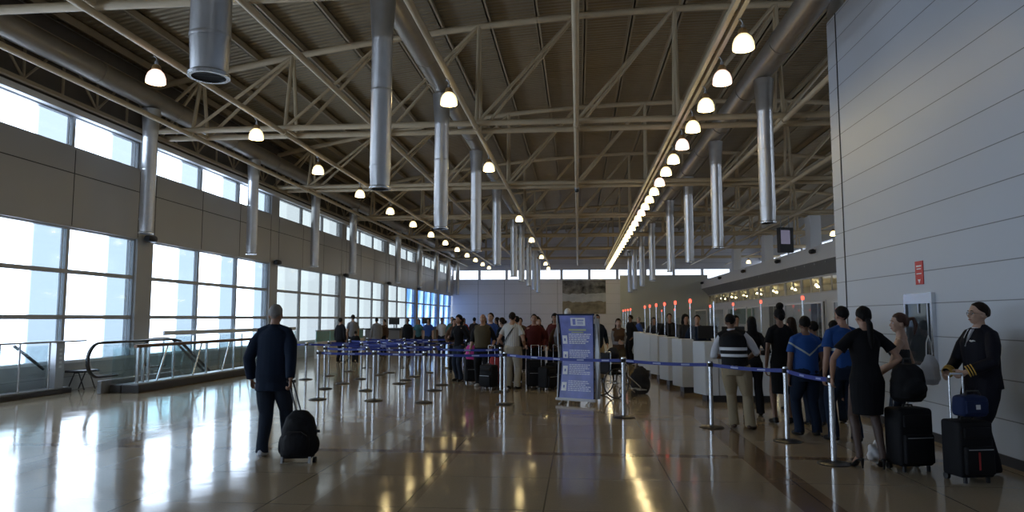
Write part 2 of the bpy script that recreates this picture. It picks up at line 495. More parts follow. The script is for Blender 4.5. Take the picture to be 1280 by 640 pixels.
# end wall, with its strip of high windows
bm = nb()
box(bm, XL-.3, YE, 0, 16, YE+.3, 5.08); box(bm, XL-.3, YE, 6.0, 16.3, YE+.3, 10.0)
nwin = 11; ww = (16-XL)/nwin
for k in range(nwin+1): box(bm, XL+k*ww-.06, YE, 5.08, XL+k*ww+.06, YE+.3, 6.0)
struct('wall_end', bm, M['wall_e'])
for k in range(nwin):
    x1 = XL+k*ww
    WN[0] += 1
    root = link('window_%d' % WN[0], None); root['kind'] = 'structure'; root.location = (x1+.06, YE+.15, 5.08)
    w = ww-.12; bm = nb()
    box(bm, 0, -.04, 0, .05, .04, .92); box(bm, w-.05, -.04, 0, w, .04, .92); box(bm, .05, -.04, 0, w-.05, .04, .05); box(bm, .05, -.04, .87, w-.05, .04, .92)
    obj('window_frame', bm, M['alu'], root)
    bm = nb(); box(bm, .05, -.004, .05, w-.05, .004, .87); obj('pane', bm, M['pane_end'], root)
bm = nb()
for x in (-9.0, -6.6, -4.2, -1.8): box(bm, x-.012, YE-.008, .1, x+.012, YE, 5.05)
struct('trim_5', bm, M['base'])
# greyish partition standing in front of the end wall on the counter side
bm = nb(); box(bm, 3.45, 58.0, 0, 10.45, 58.3, 5.1); struct('wall_partition', bm, M['partition'])

# white clad block on the right
bm = nb(); box(bm, XW, Y0, 0, 10.3, 13.16, 7.06)
struct('wall_right', bm, M['wall_r'])
bm = nb(); box(bm, XW-.012, 12.70, 0, XW, 12.725, 7.06); struct('trim_6', bm, M['base'])
bm = nb(); box(bm, XW-.02, Y0, 0, XW, 13.16, .11); struct('baseboard_right', bm, M['base'])
# rear wall behind the viewer
bm = nb(); box(bm, XL-.3, Y0-.3, 0, 10.3, Y0, 9.6); struct('wall_rear', bm, M['plaster'])
# office front on the far right: wall, glazed band, sloped cornice
XO = 10.5
bm = nb()
box(bm, XO, 13.16, 0, XO+.25, YE, 2.70); box(bm, XO+.25, 13.16, 3.46, XO+5.7, YE, 3.62)
box(bm, 16, Y0-.3, 0, 16.3, YE, 5.6); box(bm, 16, Y0-.3, 6.6, 16.3, YE, 9.0)
k = 13.5
while k < YE: box(bm, 16, k-.2, 5.6, 16.3, k+.2, 6.6); k += 3.2
box(bm, 10.3, Y0-.3, 0, 16.3, Y0, 9.0); box(bm, XO+3.2, 13.16, 0, XO+3.4, YE, 3.46); 
struct('wall_office', bm, M['plaster'])
WN[0] += 1
root = link('window_%d' % WN[0], None); root['kind'] = 'structure'; root.location = (16.12, Y0, 5.6)
bm = nb(); box(bm, 0, 19, 0, .01, YE-Y0, 1.0); obj('pane', bm, M['pane_end'], root)
bm = nb()       # sloped soffit under the cornice and the cornice itself
P = [(XO, 3.46), (XO-.55, 3.98), (XO-.55, 4.62), (XO+.1, 4.62), (XO+.1, 3.62), (XO+.25, 3.62), (XO+.25, 3.46)]
A = [bm.verts.new((x, 13.2, z)) for x, z in P]; B = [bm.verts.new((x, YE, z)) for x, z in P]
for i in range(len(P)): bm.faces.new((A[i], A[(i+1) % len(P)], B[(i+1) % len(P)], B[i]))
bm.faces.new(A); bm.faces.new(B[::-1]); bm.faces.ensure_lookup_table(); bm.faces[0].material_index = 1
struct('trim_7', bm, [M['plaster'], mat('grey_soffit_mesh', (.26, .27, .28), .6, bump=.3, bscale=30)])
bm = nb()
y = 13.6
while y < YE: 
    box(bm, XO-.50, y, 3.86, XO-.47, y+.05, 3.99)
    y += 1.325
struct('trim_8', bm, M['alu'])
k = 0; y = 13.3
while y < YE-1:
    WN[0] += 1
    root = link('window_%d' % WN[0], None); root['kind'] = 'structure'; root.location = (XO+.08, y, 2.70)
    w = 2.6; bm = nb()
    box(bm, -.05, 0, 0, .05, .06, .76); box(bm, -.05, w-.06, 0, .05, w, .76); box(bm, -.05, .06, 0, .05, w-.06, .06); box(bm, -.05, .06, .70, .05, w-.06, .76); box(bm, -.03, w/2-.02, .06, .03, w/2+.02, .70)
    obj('window_frame', bm, M['white_alu'], root)
    bm = nb(); box(bm, -.004, .06, .06, .004, w-.06, .70); obj('pane', bm, M['oglass'], root)
    y += 2.65
# glazed openings and doors in the office front
for i, y in enumerate((31.0, 38.0)):
    d = link('door_%d' % (i+1), None); d['kind'] = 'structure'; d.location = (XO-.02, y, 0)
    bm = nb(); box(bm, -.04, 0, 0, .02, .07, 2.4); box(bm, -.04, 1.9, 0, .02, 1.97, 2.4); box(bm, -.04, .07, 2.33, .02, 1.9, 2.4); box(bm, -.04, .95, 0, .02, 1.02, 2.33); obj('door_frame', bm, M['white_alu'], d)
    bm = nb(); box(bm, -.02, .07, 0, 0, .95, 2.33); box(bm, -.02, 1.02, 0, 0, 1.9, 2.33); obj('pane', bm, M['mirror'], d)
# columns rising from the cornice to the trusses
for i, c in enumerate(COLS[3:8]):
    bm = nb(); box(bm, XO+.12, c-.35, 4.4, XO+.62, c+.35, 6.32, bev=.02); o = obj('boxed_column', bm, M['plaster'])
    tag(o, 'boxed pale grey column above the office cornice, %s from the camera' % nth(i), 'column', 'boxed columns above the cornice')

# roof deck
bm = nb(); xs = [XL-.3+(16.3-XL+.3)*k/40 for k in range(41)]
A = []
for x in xs: A.append([bm.verts.new((x, y, zt(x)+dz)) for y, dz in ((Y0-.3, .34), (YE+.3, .34), (YE+.3, .46), (Y0-.3, .46))])
for p, q in zip(A, A[1:]):
    for k in range(4): bm.faces.new((p[k], p[(k+1) % 4], q[(k+1) % 4], q[k]))
bm.faces.new(A[0]); bm.faces.new(A[-1][::-1])
o = struct('ceiling', bm, M['deck'])

# ------------------------------------------------------------------ roof steelwork
nodes = [-10+2.5*k for k in range(11)]
TZ = 6.5
def truss(Y, label):
    t = thing('roof_truss', label, 'roof truss', (0, Y, TZ), 0, 'transverse roof trusses')
    for s in (-.38, .38):
        bm = nb(); tube(bm, [(XL+.02, s, 0), (15.9, s, 0)], .075, 12); obj('bottom_chord', bm, M['cream'], t, True)
    bm = nb(); xs = [XL+.02+(15.9-XL)*k/24 for k in range(25)]; tube(bm, [(x, 0, zt(x)-TZ) for x in xs], .085, 12); obj('top_chord', bm, M['cream'], t, True)
    for i, x in enumerate(nodes):
        h = zt(x)-TZ
        bm = nb()
        for s in (-.38, .38): tube(bm, [(x, s, 0), (x, s*.12, h-.02)], .05, 8)
        tube(bm, [(x, -.38, 0), (x, .38, 0)], .045, 8)
        obj('vertical_strut', bm, M['cream'], t, True)
        bm = nb()
        for s in (-.38, .38):
            if i == 0: tube(bm, [(XL+.03, s, .02), (x, s*.12, h-.05)], .045, 8)
            else: tube(bm, [(nodes[i-1]+.05, s, .04), (x-.05, s*.12, h-.05)], .045, 8)
        obj('diagonal_brace', bm, M['cream'], t, True)
    return t
TY = [9.65+BAY*k for k in range(7)]
tn = ['nearest cream roof truss, only its lower chord showing in the top corner']+['cream tubular roof truss spanning the hall, %s from the camera' % nth(i) for i in range(1, 7)]
t0 = truss(TY[0], tn[0])
for Y, l in zip(TY[1:], tn[1:]):
    t = dup(t0); t.location.y = Y; t['label'] = l
t = dup(t0); t.location.y = 1.7; t['label'] = 'cream tubular roof truss above the viewer'

names = ['leftmost', 'second', 'third', 'fourth', 'fifth', 'sixth', 'seventh', 'eighth', 'ninth']
for i, x in enumerate([-10+2.5*k for k in range(9)]):
    if x == 2.5: continue
    ya = Y0+.2 if x < 4.6 else 13.3
    bm = nb(); tube(bm, [(x, ya, 0), (x, YE-.02, 0)], .062, 12)
    for Y in [q for q in TY if q > ya+1]: tube(bm, [(x, Y-.5, 0), (x, Y-.42, 0)], .085, 12)
    o = obj('tie_tube', bm, M['cream'], None, True, (0, 0, TZ-.14))
    tag(o, 'long cream steel tie tube under the trusses, %s from the left wall' % ('first' if i == 0 else names[i]), 'steel tube', 'lengthwise tie tubes')
# lamp track
bm = nb()
for s in (-.09, .05): box(bm, 2.5+s-.035, Y0+.2, TZ-.2, 2.5+s+.035, YE-.02, TZ-.1)
y = 3.
while y < YE: box(bm, 2.38, y, TZ-.12, 2.62, y+.06, TZ-.08); y += 1.6
o = obj('lamp_track', bm, M['cream']); tag(o, 'double cream channel carrying the dense row of lamps', 'lamp track')
# purlins
i = 0; x = -11.0
while x < 15.5:
    bm = nb(); z = zt(x)+.085
    box(bm, x-.02, Y0, z, x+.02, YE, z+.22); box(bm, x-.02, Y0, z, x+.07, YE, z+.02); box(bm, x-.07, Y0, z+.20, x+.02, YE, z+.22)
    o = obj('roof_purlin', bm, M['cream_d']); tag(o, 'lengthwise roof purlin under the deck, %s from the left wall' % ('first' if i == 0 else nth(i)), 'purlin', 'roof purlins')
    i += 1; x += 1.25
# lattice girder along the top of the left wall
t = thing('lattice_girder', 'dark lattice girder along the top of the window wall', 'girder', (XL+.22, 0, 0))
for z in (6.42, 7.62):
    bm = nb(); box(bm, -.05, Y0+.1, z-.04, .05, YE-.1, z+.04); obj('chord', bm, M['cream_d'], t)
bm = nb(); y = Y0+.5; k = 0
while y < YE-1.2:
    tube(bm, [(0, y, 6.44), (0, y, 7.6)], .03, 6)
    a, b = (6.46, 7.58) if k % 2 else (7.58, 6.46)
    tube(bm, [(0, y, a), (0, y+1.1, b)], .028, 6); y += 1.1; k += 1
obj('lattice', bm, M['cream_d'], t)

# ------------------------------------------------------------------ ventilation
for x, z, r, l in ((-10.7, 7.12, .25, 'long round air trunk above the window wall'), (-3.2, 7.2, .25, 'long round air trunk left of the hall centre'), (4.22, 7.25, .27, 'long round air trunk beside the white clad block')):
    t = thing('ventilation_pipe', l, 'air duct', (x, 0, z))
    bm = nb(); tube(bm, [(0, Y0+.2, 0), (0, YE-.1, 0)], r, 24); obj('pipe_run', bm, M['trunk'], t, True)
    y = 2.
    while y < YE-1:
        bm = nb(); tube(bm, [(0, y, 0), (0, y+.05, 0)], r+.014, 24); obj('joint_ring', bm, M['trunk'], t, True); y += 3.1
def drop(x, y, ztop, label, r=.17, zb=3.7, grp='drop ducts'):
    t = thing('air_drop_duct', label, 'air duct', (x, y, zb), 0, grp); H = ztop-zb
    bm = nb(); lathe(bm, [(r*.9, .02), (r, .35), (r, H-.75), (r*1.02, H-.74), (r*1.02, H-.70), (r*1.15, H-.35), (r*1.3, H), (0, H)], seg=24)
    obj('pipe', bm, M['duct'], t, True)
    bm = nb(); lathe(bm, [(r+.006, .34), (r+.008, .36), (r+.006, .38)], seg=24); obj('seam_ring', bm, M['duct'], t, True)
    bm = nb(); lathe(bm, [(r+.005, H*.5), (r+.008, H*.5+.02), (r+.005, H*.5+.04)], seg=24); obj('seam_ring', bm, M['duct'], t, True)
    bm = nb(); lathe(bm, [(r*.84, .0), (r*1.04, .0), (r*1.04, .03), (r*.9, .05), (r*.84, .03), (r*.84, 0)], seg=24); obj('outlet_rim', bm, M['steel'], t, True)
    bm = nb(); lathe(bm, [(0, .06), (r*.86, .06), (r*.86, .07), (0, .07)], seg=20)
    for k in range(-4, 5):
        w = math.sqrt(max(0, 1-(k/5)**2))*r*.84; box(bm, -w, k*r*.17-.004, .01, w, k*r*.17+.004, .055)
    obj('grille', bm, M['dark'], t)
    return t
d1 = [16.5, 22.2, 27.8, 32.7, 41.2, 47.1, 52.7, 57.7, 62.3]
d2 = [5.73, 11.1, 16.25, 22.0, 27.8, 35.4, 40.3, 46.3, 52.3, 57.6]
d3 = [15.95, 21.6, 27.0, 32.4, 40.3, 46.7, 52.7, 57.6]
for ds, x, zt_, nm in ((d1, -10.7, 6.855, 'along the window wall'), (d2, -3.2, 6.935, 'left of the hall centre'), (d3, 4.22, 6.965, 'in the right hand row')):
    p = None
    for i, y in enumerate(ds):
        lb = '%s round metal drop duct %s, %s' % ({0: 'big', 1: 'long'}.get(i, 'slim') if x == -3.2 else 'silver', nm, 'nearest the camera' if i == 0 else nth(i)+' from the camera')
        if p is None: p = drop(x, y, zt_, lb, grp='drop ducts '+nm)
        else:
            t = dup(p); t.location.y = y; t['label'] = lb
bm = nb(); lathe(bm, [(.16, 0), (.16, 2.2), (0, 2.2)], seg=24); lathe(bm, [(.175, .9), (.175, .95)], seg=24)
tag(obj('riser_pipe', bm, M['duct'], None, True, (5.35, 14.6, 7.1)), 'grey riser pipe showing above the top corner of the white block', 'air duct')

# ------------------------------------------------------------------ pendant lamps
def lamp(x, y, m, label, grp, arm=0.):
    t = thing('pendant_lamp', label, 'lamp', (x, y, 5.80), 0, grp)
    bm = nb(); lathe(bm, [(.165, 0), (.172, .02), (.165, .10), (.135, .18), (.085, .235), (.06, .245), (.055, .235), (.08, .22), (.125, .17), (.155, .09), (.16, .02), (.155, .005)], seg=20)
    obj('shade', bm, m, t, True)
    bm = nb(); lathe(bm, [(0, .012), (.12, .012), (.125, .022), (.12, .028), (0, .028)], seg=16); obj('bulb', bm, M['bulb'], t, True)
    bm = nb(); lathe(bm, [(.0, .24), (.075, .24), (.08, .27), (.065, .32), (.045, .34), (0, .345)], seg=16); obj('socket', bm, M['socket'], t, True)
    bm = nb(); tube(bm, [(0, 0, .34), (0, 0, .44), (-arm*.5, 0, .49), (-arm, 0, .5)] if arm else [(0, 0, .34), (0, 0, .50)], .012, 8); tube(bm, [(0, 0, .36), (0, 0, .40)], .03, 8); obj('stem', bm, M['alu'], t, True)
    return t
lw = lamp(2.60, 11.0, M['lamp_w'], 'x', 'g', .06); lpk = lamp(2.60, 12.6, M['lamp_p'], 'x', 'g', .06)
for i in range(32):
    y = 11.0+i*1.63
    t = (lw if i == 0 else lpk if i == 1 else dup(lpk if i in (4, 7, 11, 13) else lw))
    t.location = (2.62, y, 5.80)
    t['label'] = 'glowing bell lamp in the dense row right of centre, %s from the camera' % nth(i); t['group'] = 'dense row of pendant lamps'
for i in range(13):
    t = dup(lpk if i == 0 else lw); t.location = (-7.5, 11.65+3.975*i, 5.80)
    t['label'] = 'glowing bell lamp in the left row over the queue, %s from the camera' % nth(i) if i else 'reddish glowing bell lamp near the top left, over the escalator side'
    t['group'] = 'left row of pendant lamps'
for i, y in enumerate((13.4, 19.7, 30.2, 38.5, 49.2, 55.4, 60.7)):
    t = dup(lw); t.location = (-2.5, y, 5.80); t['label'] = 'glowing bell lamp in the row left of the centre tube, %s from the camera' % nth(i); t['group'] = 'middle row of pendant lamps'
for i, (x, y) in enumerate(((13, 37.), (13, 46.), (13, 55.))):
    t = dup(lw); t.location = (x, y, 5.80); t['label'] = 'glowing bell lamp behind the office cornice, %s from the camera' % nth(i); t['group'] = 'lamps behind the cornice'
    for c in t.children:
        if c.name.startswith('stem'):
            c.scale = (1, 1, 1)
bm = nb(); tube(bm, [(13, 20, 6.36), (13, YE-.1, 6.36)], .05, 8); tag(obj('tie_tube', bm, M['cream'], None, True), 'cream steel tube carrying the lamps behind the cornice', 'steel tube')
# dome camera on the centre tube
t = thing('dome_camera', 'small dark dome camera under the central roof tube', 'camera', (0, 25.2, 6.30))
bm = nb(); lathe(bm, [(.09, 0), (.09, -.06), (0, -.06)], seg=16); obj('housing', bm, M['alu'], t, True)
bm = nb(); lathe(bm, [(.085, -.06), (.08, -.12), (.05, -.16), (0, -.175)], seg=16); obj('dome', bm, M['mirror'], t, True)
# black loudspeakers on the left columns and along the cornice
def speaker(loc, rz, label, grp):
    t = thing('wall_speaker', label, 'speaker', loc, rz, grp)
    bm = nb(); tube(bm, [(0, 0, 0), (.10, 0, 0), (.16, 0, -.01)], .02, 8); box(bm, -.005, -.05, -.06, .02, .05, .06); obj('bracket', bm, M['dark'], t)
    bm = nb(); tube(bm, [(.14, -.19, -.02), (.14, -.12, -.02), (.14, .14, -.02), (.14, .19, -.02)], [.075, .10, .10, .06], 16); obj('body', bm, M['dark'], t, True)
    return t
sp = None
for i, c in enumerate(COLS[3:8]):
    l = 'black loudspeaker on the window wall column, %s from the camera' % nth(i)
    if sp is None: sp = speaker((XL, c, 3.72), 0, l, 'speakers on the window wall')
    else:
        t = dup(sp); t.location.y = c; t['label'] = l
for i, y in enumerate((30.5, 35.7, 43.0, 50.0, 57.0)):
    t = dup(sp); t.location = (XO-.55, y, 4.42); t.rotation_euler.z = PI; t['label'] = 'small black loudspeaker on the office cornice, %s from the camera' % nth(i); t['group'] = 'speakers on the cornice'
#@@END1
# ------------------------------------------------------------------ queue barriers
def stanchion():
    t = thing('queue_post', 'x', 'queue post', (0, 0, 0), 0, 'queue posts')
    bm = nb(); lathe(bm, [(0, 0), (.175, 0), (.178, .008), (.165, .018), (.09, .028), (.045, .04), (0, .04)], seg=28); obj('base', bm, M['darkmetal'], t, True)
    bm = nb(); lathe(bm, [(.030, .03), (.030, .86), (.034, .862), (.034, .955), (.030, .968), (0, .972), ], seg=18); obj('pole', bm, M['steel'], t, True)
    bm = nb(); box(bm, -.037, -.037, .885, .037, .037, .945, bev=.008); obj('belt_cassette', bm, M['dark'], t)
    return t
def belt(a, b, parent, rng):
    """webbing from post a to post b, hanging slightly, with faint pale printing"""
    d = V((b[0]-a[0], b[1]-a[1], 0)); L = d.length; d.normalize(); n = V((-d.y, d.x, 0))*.0012
    bm = nb(); N = max(8, int(L/.075)); o = []
    for i in range(N+1):
        s = .055+(L-.11)*i/N; u = i/N; sag = .018*4*u*(1-u)*min(1.5, L/1.5)
        o.append([bm.verts.new(d*s+n*sg+V((0, 0, z-sag))) for sg in (1, -1) for z in (.890, .904, .926, .940)])
    ph = rng.randrange(6)
    for i in range(N):
        A, B = o[i], o[i+1]
        for k in range(3):
            w = (k == 1 and (i+ph) % 7 in (2, 3))
            f = bm.faces.new((A[k], B[k], B[k+1], A[k+1])); f.material_index = 1 if w else 0
            f = bm.faces.new((A[4+k], A[5+k], B[5+k], B[4+k])); f.material_index = 1 if w else 0
        bm.faces.new((A[3], B[3], B[7], A[7])); bm.faces.new((A[0], A[4], B[4], B[0]))
    bm.faces.new((o[0][0], o[0][3], o[0][7], o[0][4])); bm.faces.new((o[-1][0], o[-1][4], o[-1][7], o[-1][3]))
    obj('belt', bm, [M['belt'], M['beltw']], parent)
rng = random.Random(3)
st0 = stanchion(); first = [True]
def post(x, y, label):
    if first[0]: t = st0; first[0] = False
    else: t = base_copy()
    t.location = (x, y, 0); t['label'] = label; return t
def base_copy():
    r = st0.copy(); C.objects.link(r)
    for ch in st0.children:
        if ch.name.startswith('belt') and not ch.name.startswith('belt_c'): continue
        c = ch.copy(); C.objects.link(c); c.parent = r
    return r
chains = [
 ('front row', [(-5.14, 13.71), (-3.98, 13.61), (-2.93, 13.39), (-1.37, 13.26), (.73, 11.7), (1.95, 10.77), (2.71, 9.65), (2.8, 8.23)]),
 ('second row', [(-5.76, 15.76), (-4.68, 15.47), (-3.19, 15.63), (-1.69, 15.48)]),
 ('third row', [(-5.76, 17.05), (-4.38, 17.18), (-3.28, 16.91)]),
 ('fourth row', [(-7.13, 18.11), (-5.72, 18.36), (-4.48, 18.16)]),
 ('fifth row', [(-6.94, 19.29), (-5.65, 19.75), (-4.49, 19.3), (-3.22, 20.35)]),
 ('sixth row', [(-6.9, 20.96), (-5.56, 20.58), (-4.38, 20.69)]),
 ('rearmost row', [(-6.81, 22.5), (-5.62, 22.61), (-4.2, 22.7), (-2.7, 22.8), (-1.2, 22.9)]),
]
fl = ['steel queue post at the left end of the front belt', 'steel queue post, second from left in the front belt', 'steel queue post, third from left in the front belt',
      'steel queue post in front of the man in the pale striped shirt', 'steel queue post just right of the blue banner', 'steel queue post in front of the man in the reflective vest',
      'steel queue post left of the men in blue uniform shirts', 'nearest steel queue post, held by the woman in a black dress']
nm4 = ['leftmost', 'second from left', 'third from left', 'fourth from left', 'fifth from left']
for r, (rn, pts) in enumerate(chains):
    for i, p in enumerate(pts):
        t = post(p[0], p[1], fl[i] if r == 0 else 'steel queue post, %s in the %s of the empty queue lanes' % (nm4[i], rn))
        if i+1 < len(pts): belt(p, pts[i+1], t, rng)
        elif rn == 'fourth row': pass
t = post(-8.6, 18.6, 'steel queue post beside the escalator rail, behind the walking man')
belt((-8.6, 18.6), (-7.13, 18.11), t, rng)

# ------------------------------------------------------------------ blue banner stand
t = thing('banner_stand', 'blue framed information banner on a stand in the middle of the hall', 'banner', (-.05, 13.45, 0), math.radians(-24))
def bow(z): return .09*math.sin(PI*(z-.1)/1.6)
def bw(z): return .375-.035*math.sin(PI*(z-.1)/1.6)
def strip(bm, xa, xb, z0, z1, off, mi=0, n=1):
    """piece of the bowed sheet between fractions xa..xb of its width"""
    N = max(1, int((z1-z0)/.06)); prev = None
    for i in range(N+1):
        z = z0+(z1-z0)*i/N; y = bow(z)-off; w = bw(z)
        cur = [bm.verts.new((xa*w, y, z)), bm.verts.new((xb*w, y, z)), bm.verts.new((xb*w, y+.003, z)), bm.verts.new((xa*w, y+.003, z))]
        if prev:
            for k in range(4):
                f = bm.faces.new((prev[k], prev[(k+1) % 4], cur[(k+1) % 4], cur[k])); f.material_index = mi
        else: bm.faces.new(cur).material_index = mi
        prev = cur
    bm.faces.new(prev[::-1]).material_index = mi
bm = nb(); strip(bm, -1, 1, .10, 1.66, 0); sheet = obj('printed_sheet', bm, M['banner_b'], t)
bm = nb(); strip(bm, -1., -.93, .10, 1.66, .004); strip(bm, .95, 1., .10, 1.66, .004); obj('dark_border', bm, M['bagblue'], sheet)
bm = nb(); strip(bm, -.30, .52, 1.46, 1.61, .004); logo = obj('logo_panel', bm, M['banner_w'], sheet)
bm = nb(); strip(bm, -.18, -.02, 1.48, 1.59, .0075); strip(bm, .08, .44, 1.555, 1.575, .0075); strip(bm, .08, .40, 1.52, 1.535, .0075); strip(bm, .08, .42, 1.49, 1.503, .0075)
o = obj('emblem', bm, M['banner_b'], sheet)
bm = nb(); strip(bm, -.45, .55, 1.365, 1.40, .004); strip(bm, -.30, .40, 1.325, 1.345, .004); obj('heading_text', bm, M['banner_y'], sheet)
for k, z in enumerate((1.19, .885, .615, .31)):
    bm = nb(); strip(bm, -.86, -.58, z-.075, z+.085, .004); obj('icon_panel', bm, M['banner_w'], sheet)
    bm = nb(); strip(bm, -.765, -.675, z-.02, z+.03, .0075); obj('icon_mark', bm, M['banner_b'], sheet)
    bm = nb()
    for j in range(6):
        zz = z+.10-j*.034; e = (.82, .74, .80, .62, .70, .5)[(j+k) % 6]; x = -.48
        while x < e-.05:
            w = rng.uniform(.06, .2); strip(bm, x, min(e, x+w), zz, zz+.019, .004); x += w+.03
    obj('text_lines', bm, M['banner_l'] if k else M['banner_w'], sheet)
bm = nb(); box(bm, -.41, -.035, .055, .41, .035, .105, bev=.008); obj('bottom_rail', bm, M['white_alu'], t)
bm = nb(); box(bm, -.385, -.012, 1.655, .385, .018, 1.685); obj('top_rail', bm, M['bagblue'], t)
for s in (-1, 1):
    bm = nb(); tube(bm, [(s*.27, 0, .07), (s*.27, -.10, .012), (s*.27, -.17, .012)], .012, 8); tube(bm, [(s*.27, 0, .07), (s*.27, .20, .012)], .012, 8); obj('foot', bm, M['white_alu'], t, True)
bm = nb(); tube(bm, [(.40, .05, .09), (.425, .17, .88), (.40, .03, 1.66)], .016, 8); tube(bm, [(-.40, .05, .09), (-.425, .17, .88), (-.40, .03, 1.66)], .016, 8); obj('side_pole', bm, M['alu'], t, True)
bm = nb(); box(bm, .34, .12, .10, .435, .16, 1.6, bev=.01); obj('back_pole', bm, M['alu'], t)

# ------------------------------------------------------------------ check-in desks
def desk():
    t = thing('check_in_desk', 'x', 'desk', (0, 0, 0), 0, 'check-in desks')
    bm = nb()
    P = [(.12, .50), (.27, 0), (.52, 0), (.52, .50)]
    A = [bm.verts.new((x, y, .13)) for x, y in P]; B = [bm.verts.new((x, y, 1.15)) for x, y in P]
    for i in range(4): bm.faces.new((A[i], A[(i+1) % 4], B[(i+1) % 4], B[i]))
    bm.faces.new(A); bm.faces.new(B[::-1]); bmesh.ops.bevel(bm, geom=list(bm.edges), offset=.008, segments=2, affect='EDGES')
    obj('end_cabinet', bm, M['desk'], t)
    bm = nb(); box(bm, .53, .02, .13, 1.62, .60, 1.00, bev=.006); obj('counter_front', bm, M['desk'], t)
    bm = nb(); box(bm, .525, -.04, 1.005, 1.66, .62, 1.04, bev=.006); obj('worktop', bm, M['worktop'], t)
    bm = nb(); box(bm, .53, .012, .90, 1.61, .0195, .915); obj('groove', bm, M['deskline'], t)
    bm = nb(); box(bm, .30, .03, .0, 1.58, .58, .125); obj('kick_plate', bm, M['dark'], t)
    bm = nb(); box(bm, .80, .36, 1.04, 1.0, .5, 1.055); box(bm, .88, .42, 1.05, .92, .45, 1.2); box(bm, .68, .40, 1.16, 1.12, .43, 1.44, bev=.006); obj('monitor', bm, M['dark'], t)
    bm = nb(); box(bm, .56, .08, 1.04, .572, .58, 1.62); obj('glass_screen', bm, M['cglass'], t)
    bm = nb(); tube(bm, [(.48, .10, 1.15), (.48, .10, 1.93)], .014, 8); obj('beacon_pole', bm, M['steel'], t, True)
    bm = nb(); lathe(bm, [(0, 1.93), (.02, 1.93), (.032, 1.945), (.032, 2.0), (.022, 2.02), (0, 2.025)], c=(.48, .10, 0), seg=12); obj('beacon', bm, M['beacon'], t, True)
    return t
dk = desk()
for i in range(11):
    t = dk if i == 0 else dup(dk)
    t.location = (2.16-(0, .2, .3, .36, .4, .42)[min(i, 5)], 13.95+1.62*i+(4.8 if i > 6 else 0), 0)
    t['label'] = 'white check-in desk with red beacon, %s in the row from the camera' % nth(i) if i else 'white check-in desk nearest the camera, its pole without a red beacon'
dk0 = [c for c in dk.children if c.name == 'beacon'][0]; bpy.data.objects.remove(dk0)
# second line of beacons further right, on glazed posts
bp = None
for i, (x, y) in enumerate(((4.9, 15.95), (4.9, 19.5), (4.9, 22.9), (4.9, 26.8), (4.9, 31.5), (4.9, 36.5), (4.9, 42.0))):
    if bp is None:
        bp = t = thing('beacon_post', 'x', 'beacon post', (0, 0, 0), 0, 'beacon posts behind the desks')
        bm = nb(); box(bm, -.10, -.10, 0, .10, .10, .03, bev=.005); obj('base', bm, M['steel'], t)
        bm = nb(); tube(bm, [(0, 0, .03), (0, 0, 2.0)], .02, 8); obj('pole', bm, M['steel'], t, True)
        bm = nb(); lathe(bm, [(0, 2.0), (.025, 2.0), (.036, 2.015), (.036, 2.07), (.025, 2.09), (0, 2.095)], seg=12); obj('beacon', bm, M['beacon'], t, True)
    else: t = dup(bp)
    t.location = (x, y, 0); t['label'] = 'slim post with red beacon behind the check-in desks, %s from the camera' % nth(i)
# glazed partition screens behind the desks
gp = None
for i in range(6):
    if gp is None:
        gp = t = thing('glass_partition', 'x', 'partition', (0, 0, 0), 0, 'glass partitions behind the desks')
        bm = nb(); box(bm, -.02, 0, 0, .02, .05, 2.05); obj('mullion', bm, M['white_alu'], t)
        bm = nb(); box(bm, -.02, 3.35, 0, .02, 3.4, 2.05); obj('mullion', bm, M['white_alu'], t)
        bm = nb(); box(bm, -.02, .05, 2.0, .02, 3.35, 2.05); obj('head_rail', bm, M['white_alu'], t)
        bm = nb(); box(bm, -.02, .05, 0, .02, 3.35, .9); obj('lower_panel', bm, M['desk'], t)
        bm = nb(); box(bm, -.005, .05, .9, .005, 3.35, 2.0); obj('pane', bm, M['cglass'], t)
    else: t = dup(gp)
    t.location = (6.4, 15.0+i*4.2, 0); t['label'] = 'framed glass partition beyond the check-in desks, %s from the camera' % nth(i)

# ------------------------------------------------------------------ escalator with its guard rail
t = thing('escalator_guardrail', 'long glass guard rail with bronze top rail beside the escalator', 'railing', (-9.5, 14.5, 0))
L = 8.4
bm = nb(); box(bm, -.30, 0, 0, .10, L, .17, bev=.02); obj('kerb', bm, M['kerb'], t)
bm = nb(); box(bm, -.27, .02, .172, .06, L-.02, .20); obj('kerb_cap', bm, M['alu'], t)
bm = nb(); tube(bm, [(-.02, .0, 1.0), (-.02, L, 1.0)], .040, 12); obj('top_rail', bm, M['bronze'], t, True)
ys = [.10, .30, .48, 1.45, 2.95, 4.4, 5.85, 7.2, L-.08]
for y in ys:
    bm = nb(); box(bm, -.045, y-.02, .20, .005, y+.02, .97); obj('post', bm, M['steel'], t)
for y in ys[3:-1]:
    bm = nb(); tube(bm, [(-.02, y-.62, .20), (-.02, y-.24, .97)], .02, 8); obj('slanted_strut', bm, M['steel'], t, True)
for a, b in zip(ys[2:], ys[3:]):
    bm = nb(); box(bm, -.078, a+.03, .22, -.068, b-.03, .93); obj('glass_panel', bm, M['bglass'], t)
bm = nb(); box(bm, -.54, .02, .20, -.05, .032, .96); obj('end_glass', bm, M['bglass'], t)
bm = nb(); box(bm, -.56, -.01, 0, -.31, .40, .17, bev=.02); obj('end_kerb', bm, M['kerb'], t)
